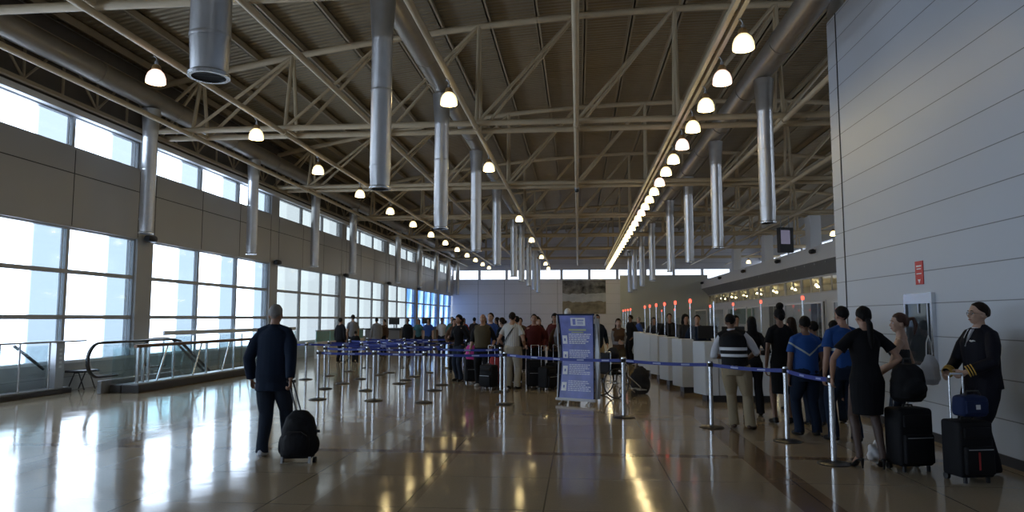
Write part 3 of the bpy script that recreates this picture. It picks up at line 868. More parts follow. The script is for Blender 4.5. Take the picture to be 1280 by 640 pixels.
def newel(name, x, y, label, ln, drop_len):
    """escalator balustrade: rounded end, level run, then down the slope"""
    t = thing(name, label, 'escalator rail', (x, y, 0))
    pts = [(0, .95, .36), (0, .42, .36)]
    for k in range(1, 12):
        a = -PI/2-PI*k/12; pts.append((0, .36+.36*math.cos(a), .72+.36*math.sin(a)))
    pts += [(0, .4, 1.08), (0, ln, 1.08), (0, ln+.3, 1.03)]
    dz = math.tan(math.radians(30)); pts.append((0, ln+.3+drop_len, 1.03-dz*drop_len))
    bm = nb(); tube(bm, pts, .036, 12, ratio=(1.25, .8, V((1, 0, 0)))); obj('handrail', bm, M['rubber'], t, True)
    bm = nb(); vs = [(.42, .42), (.14, .60), (.08, .74), (.14, .90), (.38, 1.03), (ln, 1.03), (ln+.3, .98), (ln+.3+drop_len, .98-dz*drop_len), (ln+.3+drop_len, .5-dz*drop_len), (ln+.3, .30), (.95, .30)]
    A = [bm.verts.new((-.005, a, b)) for a, b in vs]; B = [bm.verts.new((.005, a, b)) for a, b in vs]
    bm.faces.new(A); bm.faces.new(B[::-1])
    for i in range(len(vs)): bm.faces.new((A[i], A[(i+1) % len(vs)], B[(i+1) % len(vs)], B[i]))
    obj('glass_balustrade', bm, M['bglass'], t)
    bm = nb(); box(bm, -.05, .40, .0, .05, ln+.25, .28, bev=.02); obj('skirt', bm, M['pit'], t)
    bm = nb(); e = ln+.25; q = [(e, .0), (e, .28), (e+drop_len, .28-dz*drop_len), (e+drop_len, -.25-dz*drop_len)]
    A = [bm.verts.new((-.05, a, b)) for a, b in q]; B = [bm.verts.new((.05, a, b)) for a, b in q]
    bm.faces.new(A); bm.faces.new(B[::-1])
    for i in range(4): bm.faces.new((A[i], A[(i+1) % 4], B[(i+1) % 4], B[i]))
    obj('sloping_skirt', bm, M['pit'], t)
    return t
newel('escalator_balustrade', -10.13, 13.85, 'black looped escalator handrail, the nearer one, left of the guard rail', 2.2+.9, 3.4)
newel('escalator_balustrade', -10.92, 16.95, 'black looped escalator handrail next to the window wall, seen through glass', 1.0, 3.3)
t = thing('escalator_steps', 'grey grooved escalator steps going down beside the windows', 'escalator', (-10.525, 16.95, 0))
for k in range(8):
    bm = nb(); z = -.17*max(0, k-1)-.01; y = .30*k
    box(bm, -.31, y, z-.17, .31, y+.34, z)
    for j in range(14): box(bm, -.30+j*.044, y+.01, z, -.285+j*.044, y+.33, z+.006)
    obj('step', bm, M['pit'], t)
t = thing('glazed_screen', 'glass screen with grey top rail standing along the window wall', 'screen', (-11.22, 18.3, 0))
bm = nb(); box(bm, -.03, 0, 1.14, .03, 9, 1.26, bev=.01); obj('top_rail', bm, M['white_alu'], t)
for k in range(7):
    bm = nb(); box(bm, -.02, 1.5*k-.02 if k else 0, 0, .02, 1.5*k+.02, 1.10); obj('post', bm, M['steel'], t)
    if k < 6:
        bm = nb(); box(bm, -.005, 1.5*k+.03, .15, .005, 1.5*k+1.46, 1.09); obj('glass_panel', bm, M['bglass'], t)
# the separate railed stair head at the far left
t = thing('stair_enclosure', 'low railed stair head with glass sides at the left edge of the hall', 'railing', (-11.2, 11.9, 0))
bm = nb(); box(bm, -.17, 0, 0, .20, 2.7, .10, bev=.02); obj('kerb', bm, M['kerb'], t)
bm = nb(); box(bm, -.15, .03, .102, .17, 2.65, .13, bev=.01); obj('kerb_cap', bm, M['alu'], t)
bm = nb(); box(bm, .08, .4, 1.085, .20, 3.1, 1.12, bev=.008); obj('top_rail', bm, M['alu'], t)
for y in (.75, 1.25, 2.05):
    bm = nb(); tube(bm, [(.14, y, .13), (.14, y, 1.085)], .022, 8); obj('post', bm, M['steel'], t, True)
for a, b in ((.06, .71), (.79, 1.21), (1.29, 2.01)):
    bm = nb(); box(bm, .135, a, .15, .145, b, 1.03); obj('glass_panel', bm, M['bglass'], t)
bm = nb(); tube(bm, [(.10, 1.15, 1.05), (.10, 1.95, .55)], .032, 10); obj('diagonal_handrail', bm, M['darkmetal'], t, True)
bm = nb(); box(bm, -.03, 2.2, .13, .18, 2.45, 1.085, bev=.01); cp = obj('control_pedestal', bm, M['alu'], t)
for k in range(5):
    bm = nb(); box(bm, .178, 2.28, .55+k*.09, .186, 2.36, .60+k*.09); obj('push_button', bm, M['white_alu'], cp)
t = thing('low_bench', 'small dark bench by the window wall between the railings', 'bench', (-11.1, 14.75, 0))
bm = nb(); box(bm, -.22, 0, .40, .22, .55, .45, bev=.01); obj('seat', bm, M['darkmetal'], t)
for y in (.10, .45):
    bm = nb(); tube(bm, [(-.2, y, .012), (-.05, y, .39), (.05, y, .39), (.2, y, .012)], .014, 8); obj('leg', bm, M['darkmetal'], t, True)
# low parapet with teal glazing further along, grey service counters
t = thing('glazed_parapet', 'low parapet with teal glass far along the window wall', 'parapet', (-10.4, 27.4, 0))
bm = nb(); box(bm, -.06, 0, 0, .06, 6.2, .66); obj('parapet_base', bm, M['plaster'], t)
for k in range(4):
    bm = nb(); box(bm, -.02, k*1.55+.02, .665, .02, k*1.55+1.5, 1.08); obj('glass_panel', bm, M['teal'], t)
bm = nb(); box(bm, -.04, 0, 1.085, .04, 6.2, 1.13); obj('top_rail', bm, M['alu'], t)
for i, (x, y, l) in enumerate(((-9.9, 35.2, 'grey service counter with black top far along the window wall'), (-9.5, 41.3, 'smaller grey service counter with black top, further back'))):
    t = thing('service_counter', l, 'counter', (x, y, 0), 0, 'service counters')
    bm = nb(); box(bm, -.9, 0, 0, .9, 2.6, 1.02, bev=.02); obj('counter_body', bm, M['grey_c'], t)
    bm = nb(); box(bm, -.98, -.08, 1.03, .98, 2.68, 1.09, bev=.01); obj('counter_top', bm, M['dark'], t)
    bm = nb(); tube(bm, [(.3, 1.2, 1.09), (.3, 1.2, 1.6)], .025, 8); box(bm, .02, 1.15, 1.28, .58, 1.2, 1.62); obj('monitor', bm, M['dark'], t)

# ------------------------------------------------------------------ things on the walls
t = thing('hose_cabinet', 'steel framed glass cabinet set on the white clad wall', 'cabinet', (XW, 9.68, .97))
bm = nb(); box(bm, -.05, 0, 0, 0, .05, .97); box(bm, -.05, .75, 0, 0, .80, .97); box(bm, -.05, .05, 0, 0, .75, .05); box(bm, -.05, .05, .83, 0, .75, .97); obj('frame', bm, M['steel'], t)
bm = nb(); box(bm, -.03, .05, .05, -.012, .75, .83); obj('glass_door', bm, M['mirror'], t)
bm = nb(); box(bm, -.045, .12, .05, -.031, .15, .83); obj('door_stile', bm, M['steel'], t)
bm = nb(); box(bm, -.045, .38, .70, -.031, .40, .83); obj('handle', bm, M['steel'], t)
t = thing('wall_sign', 'small red and white sign high on the white clad wall', 'sign', (XW, 9.95, 2.06))
bm = nb(); box(bm, -.012, 0, .12, 0, .22, .32, bev=.003); box(bm, -.012, 0, 0, 0, .22, .12, bev=.003); obj('plate', bm, M['red'], t)
bm = nb(); box(bm, -.014, .04, .24, -.0122, .18, .262); box(bm, -.014, .05, .205, -.0122, .17, .22); box(bm, -.014, .04, .14, -.0122, .18, .155)
obj('lettering', bm, M['whitepaint'], t)
bm = nb(); A = [bm.verts.new((-.0125, y, z)) for y, z in ((.07, .07), (.15, .07), (.11, .015))]; bm.faces.new(A); r = bmesh.ops.extrude_face_region(bm, geom=bm.faces[:]); [setattr(v, 'co', v.co+V((-.002, 0, 0))) for v in r['geom'] if isinstance(v, bmesh.types.BMVert)]
obj('arrow', bm, M['whitepaint'], t)
bm = nb(); box(bm, -1.36, -.05, 0, 2.5, 0, 3.0); 
tag(obj('wall_mural', bm, M['mural'], None, False, (0, YE-.01, 2.0)), 'large dark landscape mural on the end wall', 'mural')
bm = nb(); box(bm, -.03, 0, 0, 0, 6.5, .95); o = obj('wall_poster', bm, M['poster_g'], None, False, (XO-.04, 43.2, 1.25)); tag(o, 'wide greenish poster on the office wall beyond the desks', 'poster')
# hanging flight display
t = thing('flight_display', 'black flight display hanging in front of the boxed columns', 'display', (9.55, 33.3, 4.62), math.radians(14))
bm = nb(); box(bm, -.34, -.14, 0, .34, .14, 1.15, bev=.02); h = obj('housing', bm, M['dark'], t)
bm = nb(); box(bm, -.29, -.146, .38, .16, -.139, 1.02); obj('screen', bm, M['screen'], h)
for s in (-.2, .2):
    bm = nb(); tube(bm, [(s, 0, 1.15), (s, 0, 1.70)], .02, 8); obj('hanger', bm, M['alu'], t, True)
# tall yellowish column wrap and printed panels on the window wall
bm = nb(); box(bm, 0, 0, .1, .03, .30, 3.64); tag(obj('column_banner', bm, mat('ochre_print', (.42, .24, .06), .5), None, False, (XL+.01, COLS[7]-.32, 0)), 'narrow ochre banner on the window wall column between the blue windows', 'banner')
# lamps seen through the office glazing
ol = None
for i in range(18):
    if ol is None:
        ol = t = thing('office_lamp', 'x', 'lamp', (0, 0, 0), 0, 'lamps behind the office glazing')
        bm = nb(); lathe(bm, [(0, .09), (.04, .09), (.06, .05), (.08, 0), (.07, 0), (0, .02)], seg=12); obj('shade', bm, M['bulb'], t, True)
        bm = nb(); tube(bm, [(0, 0, .09), (0, 0, .26)], .012, 6); obj('stem', bm, M['alu'], t, True)
    else: t = dup(ol)
    t.location = (11.6+(i % 2)*.7, 28.0+i*1.9, 3.18); t['label'] = 'small warm lamp behind the office glazing, %s from the camera' % nth(i)

# ------------------------------------------------------------------ luggage
def trolley_case(name, label, loc, rz, w=.36, d=.24, h=.55, hh=1.02, m='bagblack', tilt=0., soft=.04, cat='suitcase', pocket=True, hw=.09, hoff=.0):
    """upright wheeled case, front towards local -Y, handle at the back (+Y)"""
    t = thing(name, label, cat, loc, rz); t.rotation_euler = (tilt, 0, rz)
    bm = nb(); box(bm, -w/2, -d/2, .055, w/2, d/2, .055+h, bev=soft); obj('case_body', bm, M[m], t, True)
    if pocket:
        bm = nb(); box(bm, -w*.42, -d/2-.045, .09, w*.42, -d/2+.01, .09+h*.50, bev=.018); pk = obj('front_pocket', bm, M[m], t, True)
        bm = nb(); box(bm, -w*.40, -d/2-.025, .13+h*.56, w*.40, -d/2+.01, .05+h*.90, bev=.012); obj('upper_pocket', bm, M[m], t, True)
        bm = nb(); box(bm, -w*.36, -d/2-.049, .09+h*.44, w*.36, -d/2-.044, .098+h*.44); obj('zip', bm, M['alu'], pk)
    bm = nb()
    for s in (-1, 1): tube(bm, [(s*hw, d/2-.03+hoff, .06+h-.02), (s*hw, d/2-.03+hoff, hh-.02)], .009, 8)
    tube(bm, [(-hw, d/2-.03+hoff, hh-.02), (-hw+.01, d/2-.03+hoff, hh), (hw-.01, d/2-.03+hoff, hh), (hw, d/2-.03+hoff, hh-.02)], .012, 8); obj('pull_handle', bm, M['steel'], t, True)
    bm = nb(); tube(bm, [(-.06, 0, .055+h-.005), (-.05, 0, .055+h+.025), (.05, 0, .055+h+.025), (.06, 0, .055+h-.005)], .010, 8); obj('top_grip', bm, M['dark'], t, True)
    for s in (-1, 1):
        bm = nb(); tube(bm, [(s*(w/2-.05), d/2-.02, .035), (s*(w/2-.02), d/2-.02, .035)], .035, 14); obj('wheel', bm, M['rubber'], t, True)
        bm = nb(); box(bm, s*(w/2-.06)-.012, -d/2+.02, 0, s*(w/2-.06)+.012, -d/2+.05, .07); obj('foot', bm, M['dark'], t)
    return t
# rolling rucksack pulled by the walking man (leans back towards him)
t = thing('rolling_backpack', 'black rounded rolling backpack pulled by the man walking away', 'suitcase', (-3.11, 7.72, 0), math.radians(8)); t.rotation_euler = (math.radians(-10), 0, math.radians(8))
bm = nb(); loft(bm, [(0, .0, .05, .14, .09), (0, 0, .08, .185, .115), (0, 0, .22, .20, .13), (0, 0, .38, .185, .125), (0, 0, .50, .15, .11), (0, 0, .565, .09, .08), (0, 0, .58, .04, .04)], power=.75)
ell(bm, (0, -.10, .22), (.155, .075, .15)); ell(bm, (0, -.08, .42), (.12, .06, .09)); ell(bm, (.19, 0, .2), (.035, .07, .10)); ell(bm, (-.19, 0, .2), (.035, .07, .10))
vox('bag_body', bm, M['bagblack'], t, .009, 2, fold=.008, fscale=(9, 9, 9))
bm = nb(); tube(bm, [(-.13, -.186, .29), (-.06, -.195, .335), (.06, -.195, .335), (.13, -.186, .29)], .006, 6); obj('zip', bm, M['darkmetal'], t, True)
bm = nb(); tube(bm, [(.00, .10, .5), (-.14, .125, .90)], .009, 8); tube(bm, [(-.05, .10, .5), (-.19, .125, .90)], .009, 8); tube(bm, [(-.215, .127, .91), (-.115, .127, .91)], .016, 10); obj('pull_handle', bm, M['darkmetal'], t, True)
for s in (-1, 1):
    bm = nb(); tube(bm, [(s*.16, .055, .035), (s*.195, .055, .035)], .038, 16); obj('wheel', bm, M['rubber'], t, True)
    bm = nb(); box(bm, s*.15-.012, -.10, .0, s*.15+.012, -.075, .07); obj('foot', bm, M['alu'], t)
bm = nb(); tube(bm, [(-.16, -.088, .005), (.16, -.088, .005)], .007, 6); obj('foot_bar', bm, M['steel'], t, True)
bm = nb(); box(bm, .175, -.02, .33, .225, .02, .36, bev=.005); obj('side_buckle', bm, M['dark'], t)
# pilot's case with the blue bag riding on it
t = trolley_case('flight_crew_case', 'large black wheeled flight case standing beside the pilot', (3.84, 7.52, 0), math.radians(12), .36, .27, .54, 1.04, hw=.075, soft=.03)
bm = nb(); box(bm, -.035, -.190, .14, -.015, -.183, .31, bev=.003); bm2 = nb(); obj('red_luggage_tag', bm, M['redc'], t)['label'] = 'red luggage tag'
bm2.free()
t = thing('crew_tote', 'navy tote bag with white emblem riding on the flight case', 'bag', (3.83, 7.45, .64), math.radians(12))
bm = nb(); box(bm, -.14, -.12, 0, .14, .065, .21, bev=.04); vox('bag_body', bm, M['bagblue'], t, .009, 3, fold=.01, fscale=(8, 8, 8))
bm = nb(); box(bm, -.12, -.137, .04, .11, -.112, .16, bev=.008); obj('front_pocket', bm, M['bagblue'], t)
bm = nb(); box(bm, -.025, -.142, .08, .02, -.1375, .125, bev=.004); obj('emblem', bm, M['whitepaint'], t)
bm = nb(); tube(bm, [(-.09, -.07, .19), (-.06, -.07, .25), (.06, -.07, .25), (.09, -.07, .19)], .009, 8); obj('carry_strap', bm, M['dark'], t, True)
# the ponytailed woman's cases
t = trolley_case('black_suitcase', 'tall black suitcase between the woman in a black dress and the wall', (3.50, 8.00, 0), math.radians(14), .40, .26, .60, 1.02, hw=.09)
t = thing('black_rucksack', 'bulging black rucksack resting on the tall black suitcase', 'bag', (3.49, 7.94, .72), math.radians(14))
bm = nb(); loft(bm, [(0, 0, 0, .14, .09), (0, 0, .05, .18, .125), (0, 0, .22, .185, .125), (0, 0, .34, .15, .11), (0, 0, .40, .08, .07)], power=.8); ell(bm, (0, -.11, .15), (.13, .06, .11)); vox('bag_body', bm, M['bagblack'], t, .010, 3, fold=.015, fscale=(8, 8, 8))
bm = nb(); tube(bm, [(-.05, 0, .38), (-.04, 0, .45), (.04, 0, .45), (.05, 0, .38)], .010, 8); obj('carry_strap', bm, M['dark'], t, True)
bm = nb(); ell(bm, (0, 0, .11), (.10, .07, .11)); ell(bm, (.02, .02, .19), (.04, .03, .06)); tag(vox('plastic_bag', bm, M['bagwhite'], None, .008, 2, fold=.03, fscale=(14, 14, 14), zmin=0.), 'small white plastic bag on the floor behind the black heels', 'bag').location = (3.27, 8.28, 0)
for i, (x, y, r, w_, h_, l) in enumerate(((-.98, 16.35, 10, .42, .60, 'upright black suitcase just right of the man in striped shirt'), (-.52, 16.5, -15, .46, .52, 'wide black suitcase between the striped shirt and the banner'),
        (-.70, 16.05, 60, .40, .46, 'low black case standing before the other cases left of the banner'), (-2.62, 17.5, 20, .40, .58, 'black suitcase between the curly-haired woman and the bald man'), (-2.02, 16.02, -30, .36, .50, 'black case by the feet of the bald man in a waistcoat'))):
    trolley_case('crowd_suitcase', l, (x, y, 0), math.radians(r), w_, .26, h_, .98)
# wheelchair
t = thing('wheelchair', 'dark folding wheelchair loaded with coats right of the banner', 'wheelchair', (.62, 14.7, 0), math.radians(-62))
for s in (-1, 1):
    bm = nb(); tube(bm, [(s*.30, .0+.29*math.cos(a), .30+.29*math.sin(a)) for a in [2*PI*k/28 for k in range(28)]], .016, 8, closed=True); wz = obj('rear_wheel', bm, M['rubber'], t, True)
    bm = nb()
    for k in range(8): a = 2*PI*k/8; tube(bm, [(s*.30, 0, .30), (s*.30, .28*math.cos(a), .30+.28*math.sin(a))], .003, 5)
    tube(bm, [(s*.27, 0, .30), (s*.33, 0, .30)], .03, 12); obj('spokes', bm, M['steel'], wz, True)
    bm = nb(); tube(bm, [(s*.24, .46+.075*math.cos(a), .08+.075*math.sin(a)) for a in [2*PI*k/14 for k in range(14)]], .012, 6, closed=True); obj('front_caster', bm, M['rubber'], t, True)
    bm = nb(); tube(bm, [(s*.25, -.22, .93), (s*.25, -.10, .92), (s*.25, -.10, .30), (s*.25, .20, .30), (s*.25, .46, .10)], .013, 8); tube(bm, [(s*.25, -.10, .70), (s*.25, .24, .70), (s*.25, .30, .64), (s*.25, .30, .30)], .013, 8); tube(bm, [(s*.22, .30, .46), (s*.20, .62, .20), (s*.18, .66, .14)], .012, 8); obj('side_frame', bm, M['steel'], t, True)
    bm = nb(); box(bm, s*.25-.025, -.06, .705, s*.25+.025, .24, .735, bev=.01); obj('armrest', bm, M['dark'], t)
    bm = nb(); box(bm, s*.12-.09, .60, .125, s*.12+.09, .78, .14, bev=.004); obj('footplate', bm, M['alu'], t)
bm = nb(); box(bm, -.23, -.09, .46, .23, .33, .50, bev=.015); obj('seat', bm, M['bagblack'], t)
bm = nb(); box(bm, -.23, -.12, .50, .23, -.08, .90, bev=.015); obj('backrest', bm, M['bagblack'], t)
bm = nb(); ell(bm, (0, .12, .16), (.19, .15, .16)); ell(bm, (.02, .08, .34), (.16, .12, .14)); ell(bm, (-.05, .16, .30), (.12, .10, .12))
o = vox('coat_bundle', bm, M['charcoal'], None, .014, 2, fold=.04, fscale=(8, 8, 8)); tag(o, 'dark coats heaped on the seat of the wheelchair', 'coats'); o.location = (.62, 14.7, .515); o.rotation_euler = (0, 0, math.radians(-62))
bm = nb(); loft(bm, [(0, 0, 0, .16, .10), (0, 0, .12, .21, .13), (0, 0, .40, .19, .13), (0, .03, .52, .12, .09), (0, .03, .56, .05, .04)], power=.8)
o = vox('duffel_bag', bm, M['charcoal'], None, .012, 2, fold=.03, fscale=(8, 8, 8)); tag(o, 'dark grey bag leaning on the floor in front of the wheelchair', 'bag'); o.location = (1.32, 15.42, 0)
bm = nb(); loft(bm, [(0, 0, 0, .13, .08), (0, 0, .1, .15, .10), (0, 0, .26, .14, .09), (0, 0, .34, .10, .05)], power=.8)
for i, (x, y, m, l) in enumerate(((-2.55, 16.9, 'pink', 'bright pink bag carried low beside the man in a dark vest'), (-1.93, 16.55, 'redc', 'red bag hanging beside the legs of the people in the crowd'))):
    if i == 0: o = vox('hand_bag', bm, M[m], None, .012, 2, fold=.02); me0 = o.data
    else: o = link('hand_bag', me0.copy()); o.data.materials[0] = M[m]
    tag(o, l, 'bag'); o.location = (x, y, .62 if i == 0 else .38)
# ------------------------------------------------------------------ people
def ik(a, b, l1, l2, pole):
    """middle joint of a two-bone chain"""
    d = b-a; L = min(d.length, (l1+l2)*.998); d = d.normalized()
    x = (l1*l1-l2*l2+L*L)/(2*L); h = math.sqrt(max(0, l1*l1-x*x))
    p = pole-d*pole.dot(d); p = p.normalized() if p.length > 1e-5 else V((0, 1, 0))
    return a+d*x+p*h, a+d*L

def person(label, x, y, face, H=1.75, wide=1., q=.012, lean=0., side=0., feet=None, hands=(None, None), elbow=((-.4, -1, -.3), (.4, -1, -.3)),
           head=(0, 0), skin='skin1', hair='short', hcol='hair_k', top=('shirt', 'black', 'long'), bottom=('trousers', 'denim'), shoes=('shoe', 'leather'),
           curl=.6, female=False, heel=0., details=False, twist=0., knee=0., name='person'):
    """face: heading in degrees, 0 looks along +Y (away from the camera), 180 looks back at it"""
    s = H/1.75; w = wide*(.92 if female else 1.)
    root = thing(name, label, 'person', (x, y, 0), math.radians(face)); far = q > .016
    E_ = math.radians
    hz = heel*.07
    pel = V((0, 0, .95*s+hz-knee*.05))
    RL = Matrix.Rotation(E_(-lean), 3, 'X') @ Matrix.Rotation(E_(side), 3, 'Y') @ Matrix.Rotation(E_(twist), 3, 'Z')
    def T(p):
        p = V(p)*1.; p = V((p.x*s, p.y*s, p.z*s+hz-knee*.05))
        f = min(1., max(0., (p.z-pel.z)/(.16*s)))
        if f <= 0: return p
        return pel.lerp(pel, 0)+(p-pel).lerp(RL @ (p-pel), f)
    def up(p): return T(p)
    sw = (.158 if female else .176)*wide
    hipx = .088*w
    neck = T((0, 0, 1.488)); RH = RL @ Matrix.Rotation(E_(head[0]), 3, 'Z') @ Matrix.Rotation(E_(-head[1]), 3, 'X')
    hc = V((0, .012, .145))*s
    def HT(p): return neck+RH @ (V(p)*s*1.0)
    # joints
    sh = [T((-sw, 0, 1.395)), T((sw, 0, 1.395))]
    arms = []
    for k, sd in ((0, -1), (1, 1)):
        tgt = hands[k]
        tgt = V((sd*(sw+.055), .03, .84))*s if tgt is None else V(tgt)*s
        if hands[k] is None: tgt = T((sd*(sw+.055), .03, .84)) if lean < 8 else V((sd*(sw+.05)*s, .12*s, .86*s))
        e, wr = ik(sh[k], tgt, .30*s, .262*s, V(elbow[k])); arms.append((sh[k], e, wr))
    feet = feet or ((-.11, 0, 8), (.11, .0, -8))
    legs = []
    for k, sd in ((0, -1), (1, 1)):
        fx, fy, fa = feet[k][:3]; ang = E_(fa); lift = feet[k][3] if len(feet[k]) > 3 else 0.
        an = V((fx*s, fy*s, .085*s+hz+lift)); hp = T((sd*hipx, 0, .91))
        kn, _ = ik(hp, an, .435*s, .425*s, V((-math.sin(ang)*.5, 1, 0))); legs.append((hp, kn, an, ang, lift))
    seg = 10 if far else 16
    nv = V((0, 0, 0))
    # ---- body: one continuous surface
    bm = nb()
    if female: secs = [(.84, 0, .13, .105), (.93, -.01, .165, .12), (1.02, 0, .135, .10), (1.10, 0, .118, .09), (1.22, .01, .135, .105), (1.30, .02, .15, .12), (1.37, .0, .145, .095), (1.42, -.005, .105, .078), (1.455, -.005, .07, .062), (1.50, -.005, .052, .052)]
    else: secs = [(.84, 0, .135, .105), (.93, -.01, .155, .115), (1.03, 0, .145, .105), (1.12, 0, .145, .103), (1.25, .01, .160, .112), (1.33, .012, .168, .115), (1.385, 0, .155, .103), (1.43, -.005, .115, .083), (1.465, -.005, .078, .066), (1.51, -.005, .060, .058)]
    loft(bm, [(0, b_, a_, c_*w, d_*w) for a_, b_, c_, d_ in secs], T, seg)
    for sd in (-1, 1): tube(bm, [T((sd*.03, -.012, 1.48)), T((sd*sw*.55, -.01, 1.425)), T((sd*sw*.98, -.005, 1.39))], [.030*s, .036*s, .036*s], 10)
    tube(bm, [T((0, -.012, 1.44)), T((0, -.005, 1.50)), HT((0, .0, .04)), HT((0, .01, .10))], [.066*s, .054*s, .052*s, .050*s], seg)
    # head
    ell(bm, (0, .002, .165), (.074, .094, .098), HT, seg)
    ell(bm, (0, .030, .105), (.058, .068, .072), HT, seg)
    ell(bm, (0, .060, .060), (.030, .030, .025), HT, seg)
    if not far:
        tube(bm, [HT((0, .090, .150)), HT((0, .108, .118)), HT((0, .100, .100))], [.009*s, .014*s, .012*s], 8)
        ell(bm, (0, .086, .168), (.050, .014, .010), HT, 10)
        ell(bm, (0, .094, .076), (.022, .010, .008), HT, 8)
        for sd in (-1, 1): ell(bm, (sd*.076, -.004, .125), (.010, .020, .032), HT, 8)
        for sd in (-1, 1): ell(bm, (sd*.036, .070, .115), (.024, .020, .022), HT, 8)
    hand_pts = []
    ar = (.040, .031, .022) if female else (.047, .037, .026)
    for k, (a, e, wr) in enumerate(arms):
        sd = -1 if k == 0 else 1
        a2 = a+V((-sd*.02*s, 0, .0))
        m1 = a.lerp(e, .35); m2 = e.lerp(wr, .3)
        ww = .5+.5*wide
        tube(bm, [T((sd*sw*.35, 0, 1.385)), a2, m1, e, m2, wr], [.06*s, .052*s*ww, ar[0]*1.03*s*ww, ar[1]*s*ww, ar[1]*1.05*s*ww, ar[2]*s], seg)
        # hand
        d = (wr-e).normalized()
        inward = V((-sd, 0, 0)); n_ = (inward-d*inward.dot(d)); n_ = n_.normalized() if n_.length > .1 else V((0, 1, 0))   # palm faces the thigh
        wd = n_.cross(d)*sd; wd.normalize()          # points towards the thumb side
        if wd.dot(V((0, 1, .3))) < 0: wd = -wd
        pc = wr+d*.055*s
        tube(bm, [wr-d*.01*s, wr+d*.025*s, pc, wr+d*.088*s], [.023*s, .036*s, .040*s, .036*s], 12, ratio=(1., .42, wd))
        if far: tube(bm, [wr+d*.08*s, wr+d*.12*s+n_*.02*s*curl, wr+d*.15*s+n_*.06*s*curl], [.034*s, .030*s, .018*s], 8, ratio=(1., .5, wd))
        else:
            for j in range(4):
                o_ = wd*((1.5-j)*.019*s); ln_ = (.068, .076, .070, .055)[j]*s; st_ = wr+d*.082*s+o_
                c1 = curl*(.9+.1*j); d1_ = (d*math.cos(c1*.7)+n_*math.sin(c1*.7)); d2_ = (d*math.cos(c1*1.7)+n_*math.sin(c1*1.7)); d3_ = (d*math.cos(c1*2.4)+n_*math.sin(c1*2.4))
                p1 = st_+d1_*ln_*.45; p2 = p1+d2_*ln_*.33; p3 = p2+d3_*ln_*.27
                fr = max(.0082*s, q*.72)
                tube(bm, [st_-d*.02*s, st_, p1, p2, p3], [fr*1.1, fr*1.1, fr, fr*.95, fr*.8], 8)
            fr = max(.0095*s, q*.75); b0 = wr+d*.028*s+wd*.022*s
            tube(bm, [b0, b0+wd*.024*s+d*.022*s+n_*.010*s, b0+wd*.034*s+d*.050*s+n_*.022*s, b0+wd*.032*s+d*.070*s+n_*.030*s], [fr*1.3, fr*1.15, fr, fr*.85], 8)
        hand_pts.append((wr+d*.08*s, d))
    lr = (.080, .052, .050, .034) if female else (.082, .056, .056, .038)
    for k, (hp, kn, an, ang, lift) in enumerate(legs):
        tube(bm, [hp+V((0, 0, .05*s)), hp.lerp(kn, .2), hp.lerp(kn, .6), kn, kn.lerp(an, .28)+V((0, -.012, 0))*s, kn.lerp(an, .7), an], [lr[0]*s*w, lr[0]*s*w, lr[0]*.83*s*w, lr[1]*s, lr[2]*s, lr[3]*1.1*s, lr[3]*s], seg)
        f = V((-math.sin(ang), math.cos(ang), 0)); g0 = V((an.x, an.y, lift))
        tube(bm, [an, g0+V((0, 0, .05*s+hz)), g0+f*.05*s+V((0, 0, .04*s+hz*.6)), g0+f*.12*s+V((0, 0, .03*s))], [lr[3]*s, .036*s, .034*s, .024*s], 10)
    body = vox('body', bm, M[skin], root, q, 2 if not far else 1)
    # ---- clothes
    def sleeve(bm, k, l_, extra):
        a, e, wr = arms[k]; sd = -1 if k == 0 else 1; ww = .5+.5*wide
        P = [T((sd*sw*.40, 0, 1.385)), a+V((-sd*.018*s, 0, -.004)), a.lerp(e, .35), a.lerp(e, .62)]; Rr = [.060*s, (.055+extra*.6)*s*ww, (.053+extra)*s*ww, (.051+extra)*s*ww]
        if l_ == 'short': P[3] = a.lerp(e, .60); Rr[3] = (.060+extra)*s*ww
        elif l_ == 'cap': P = P[:3]; P[2] = a.lerp(e, .22)
        elif l_ in ('long', 'rolled'):
            P += [e]; Rr += [(.047+extra)*s*ww]
            if l_ == 'long': P += [e.lerp(wr, .45), e.lerp(wr, .93)]; Rr += [(.045+extra)*s*ww, (.036+extra)*s]
            else: P += [e.lerp(wr, .15)]; Rr += [(.050+extra)*s*ww]
        tube(bm, P, Rr, seg)
    kind, tm, sl = top[:3]
    ext = dict(shirt=.012, jacket=.022, coat=.030, dress=.012, vest=.030, tank=.010)[kind]
    bm = nb()
    hem = dict(shirt=.90, jacket=.86, coat=.74, dress=.88, vest=.93, tank=.92)[kind]
    S = []
    for a_, b_, c_, d_ in secs:
        if a_ < hem+.03: continue
        if a_ > 1.45: break
        if kind == 'tank' and a_ > 1.36: break
        loose = 1.0
        if kind in ('jacket', 'coat', 'shirt', 'vest') and a_ < 1.2 and not (female and kind == 'shirt'): c_ = max(c_, .150 if kind != 'shirt' else .152); d_ = max(d_, .112)
        S.append((0, b_, a_, (c_+ext)*w, (d_+ext)*w))
    hb = S[0]
    flare = dict(coat=1.08, jacket=1.04).get(kind, 1.0)
    S.insert(0, (0, hb[1], hem, hb[3]*flare, hb[4]*flare))
    if kind == 'tank': S.append((0, .015, 1.35, .135*w, .10*w)) 
    else: S.append((0, -.005, 1.478, .066*w+ext*.3, .060*w+ext*.3))
    loft(bm, S, T, seg+4)
    if kind == 'tank':
        for sd in (-1, 1): tube(bm, [T((sd*.07, .08, 1.32)), T((sd*.075, .03, 1.44)), T((sd*.07, -.06, 1.36))], .016*s, 8)
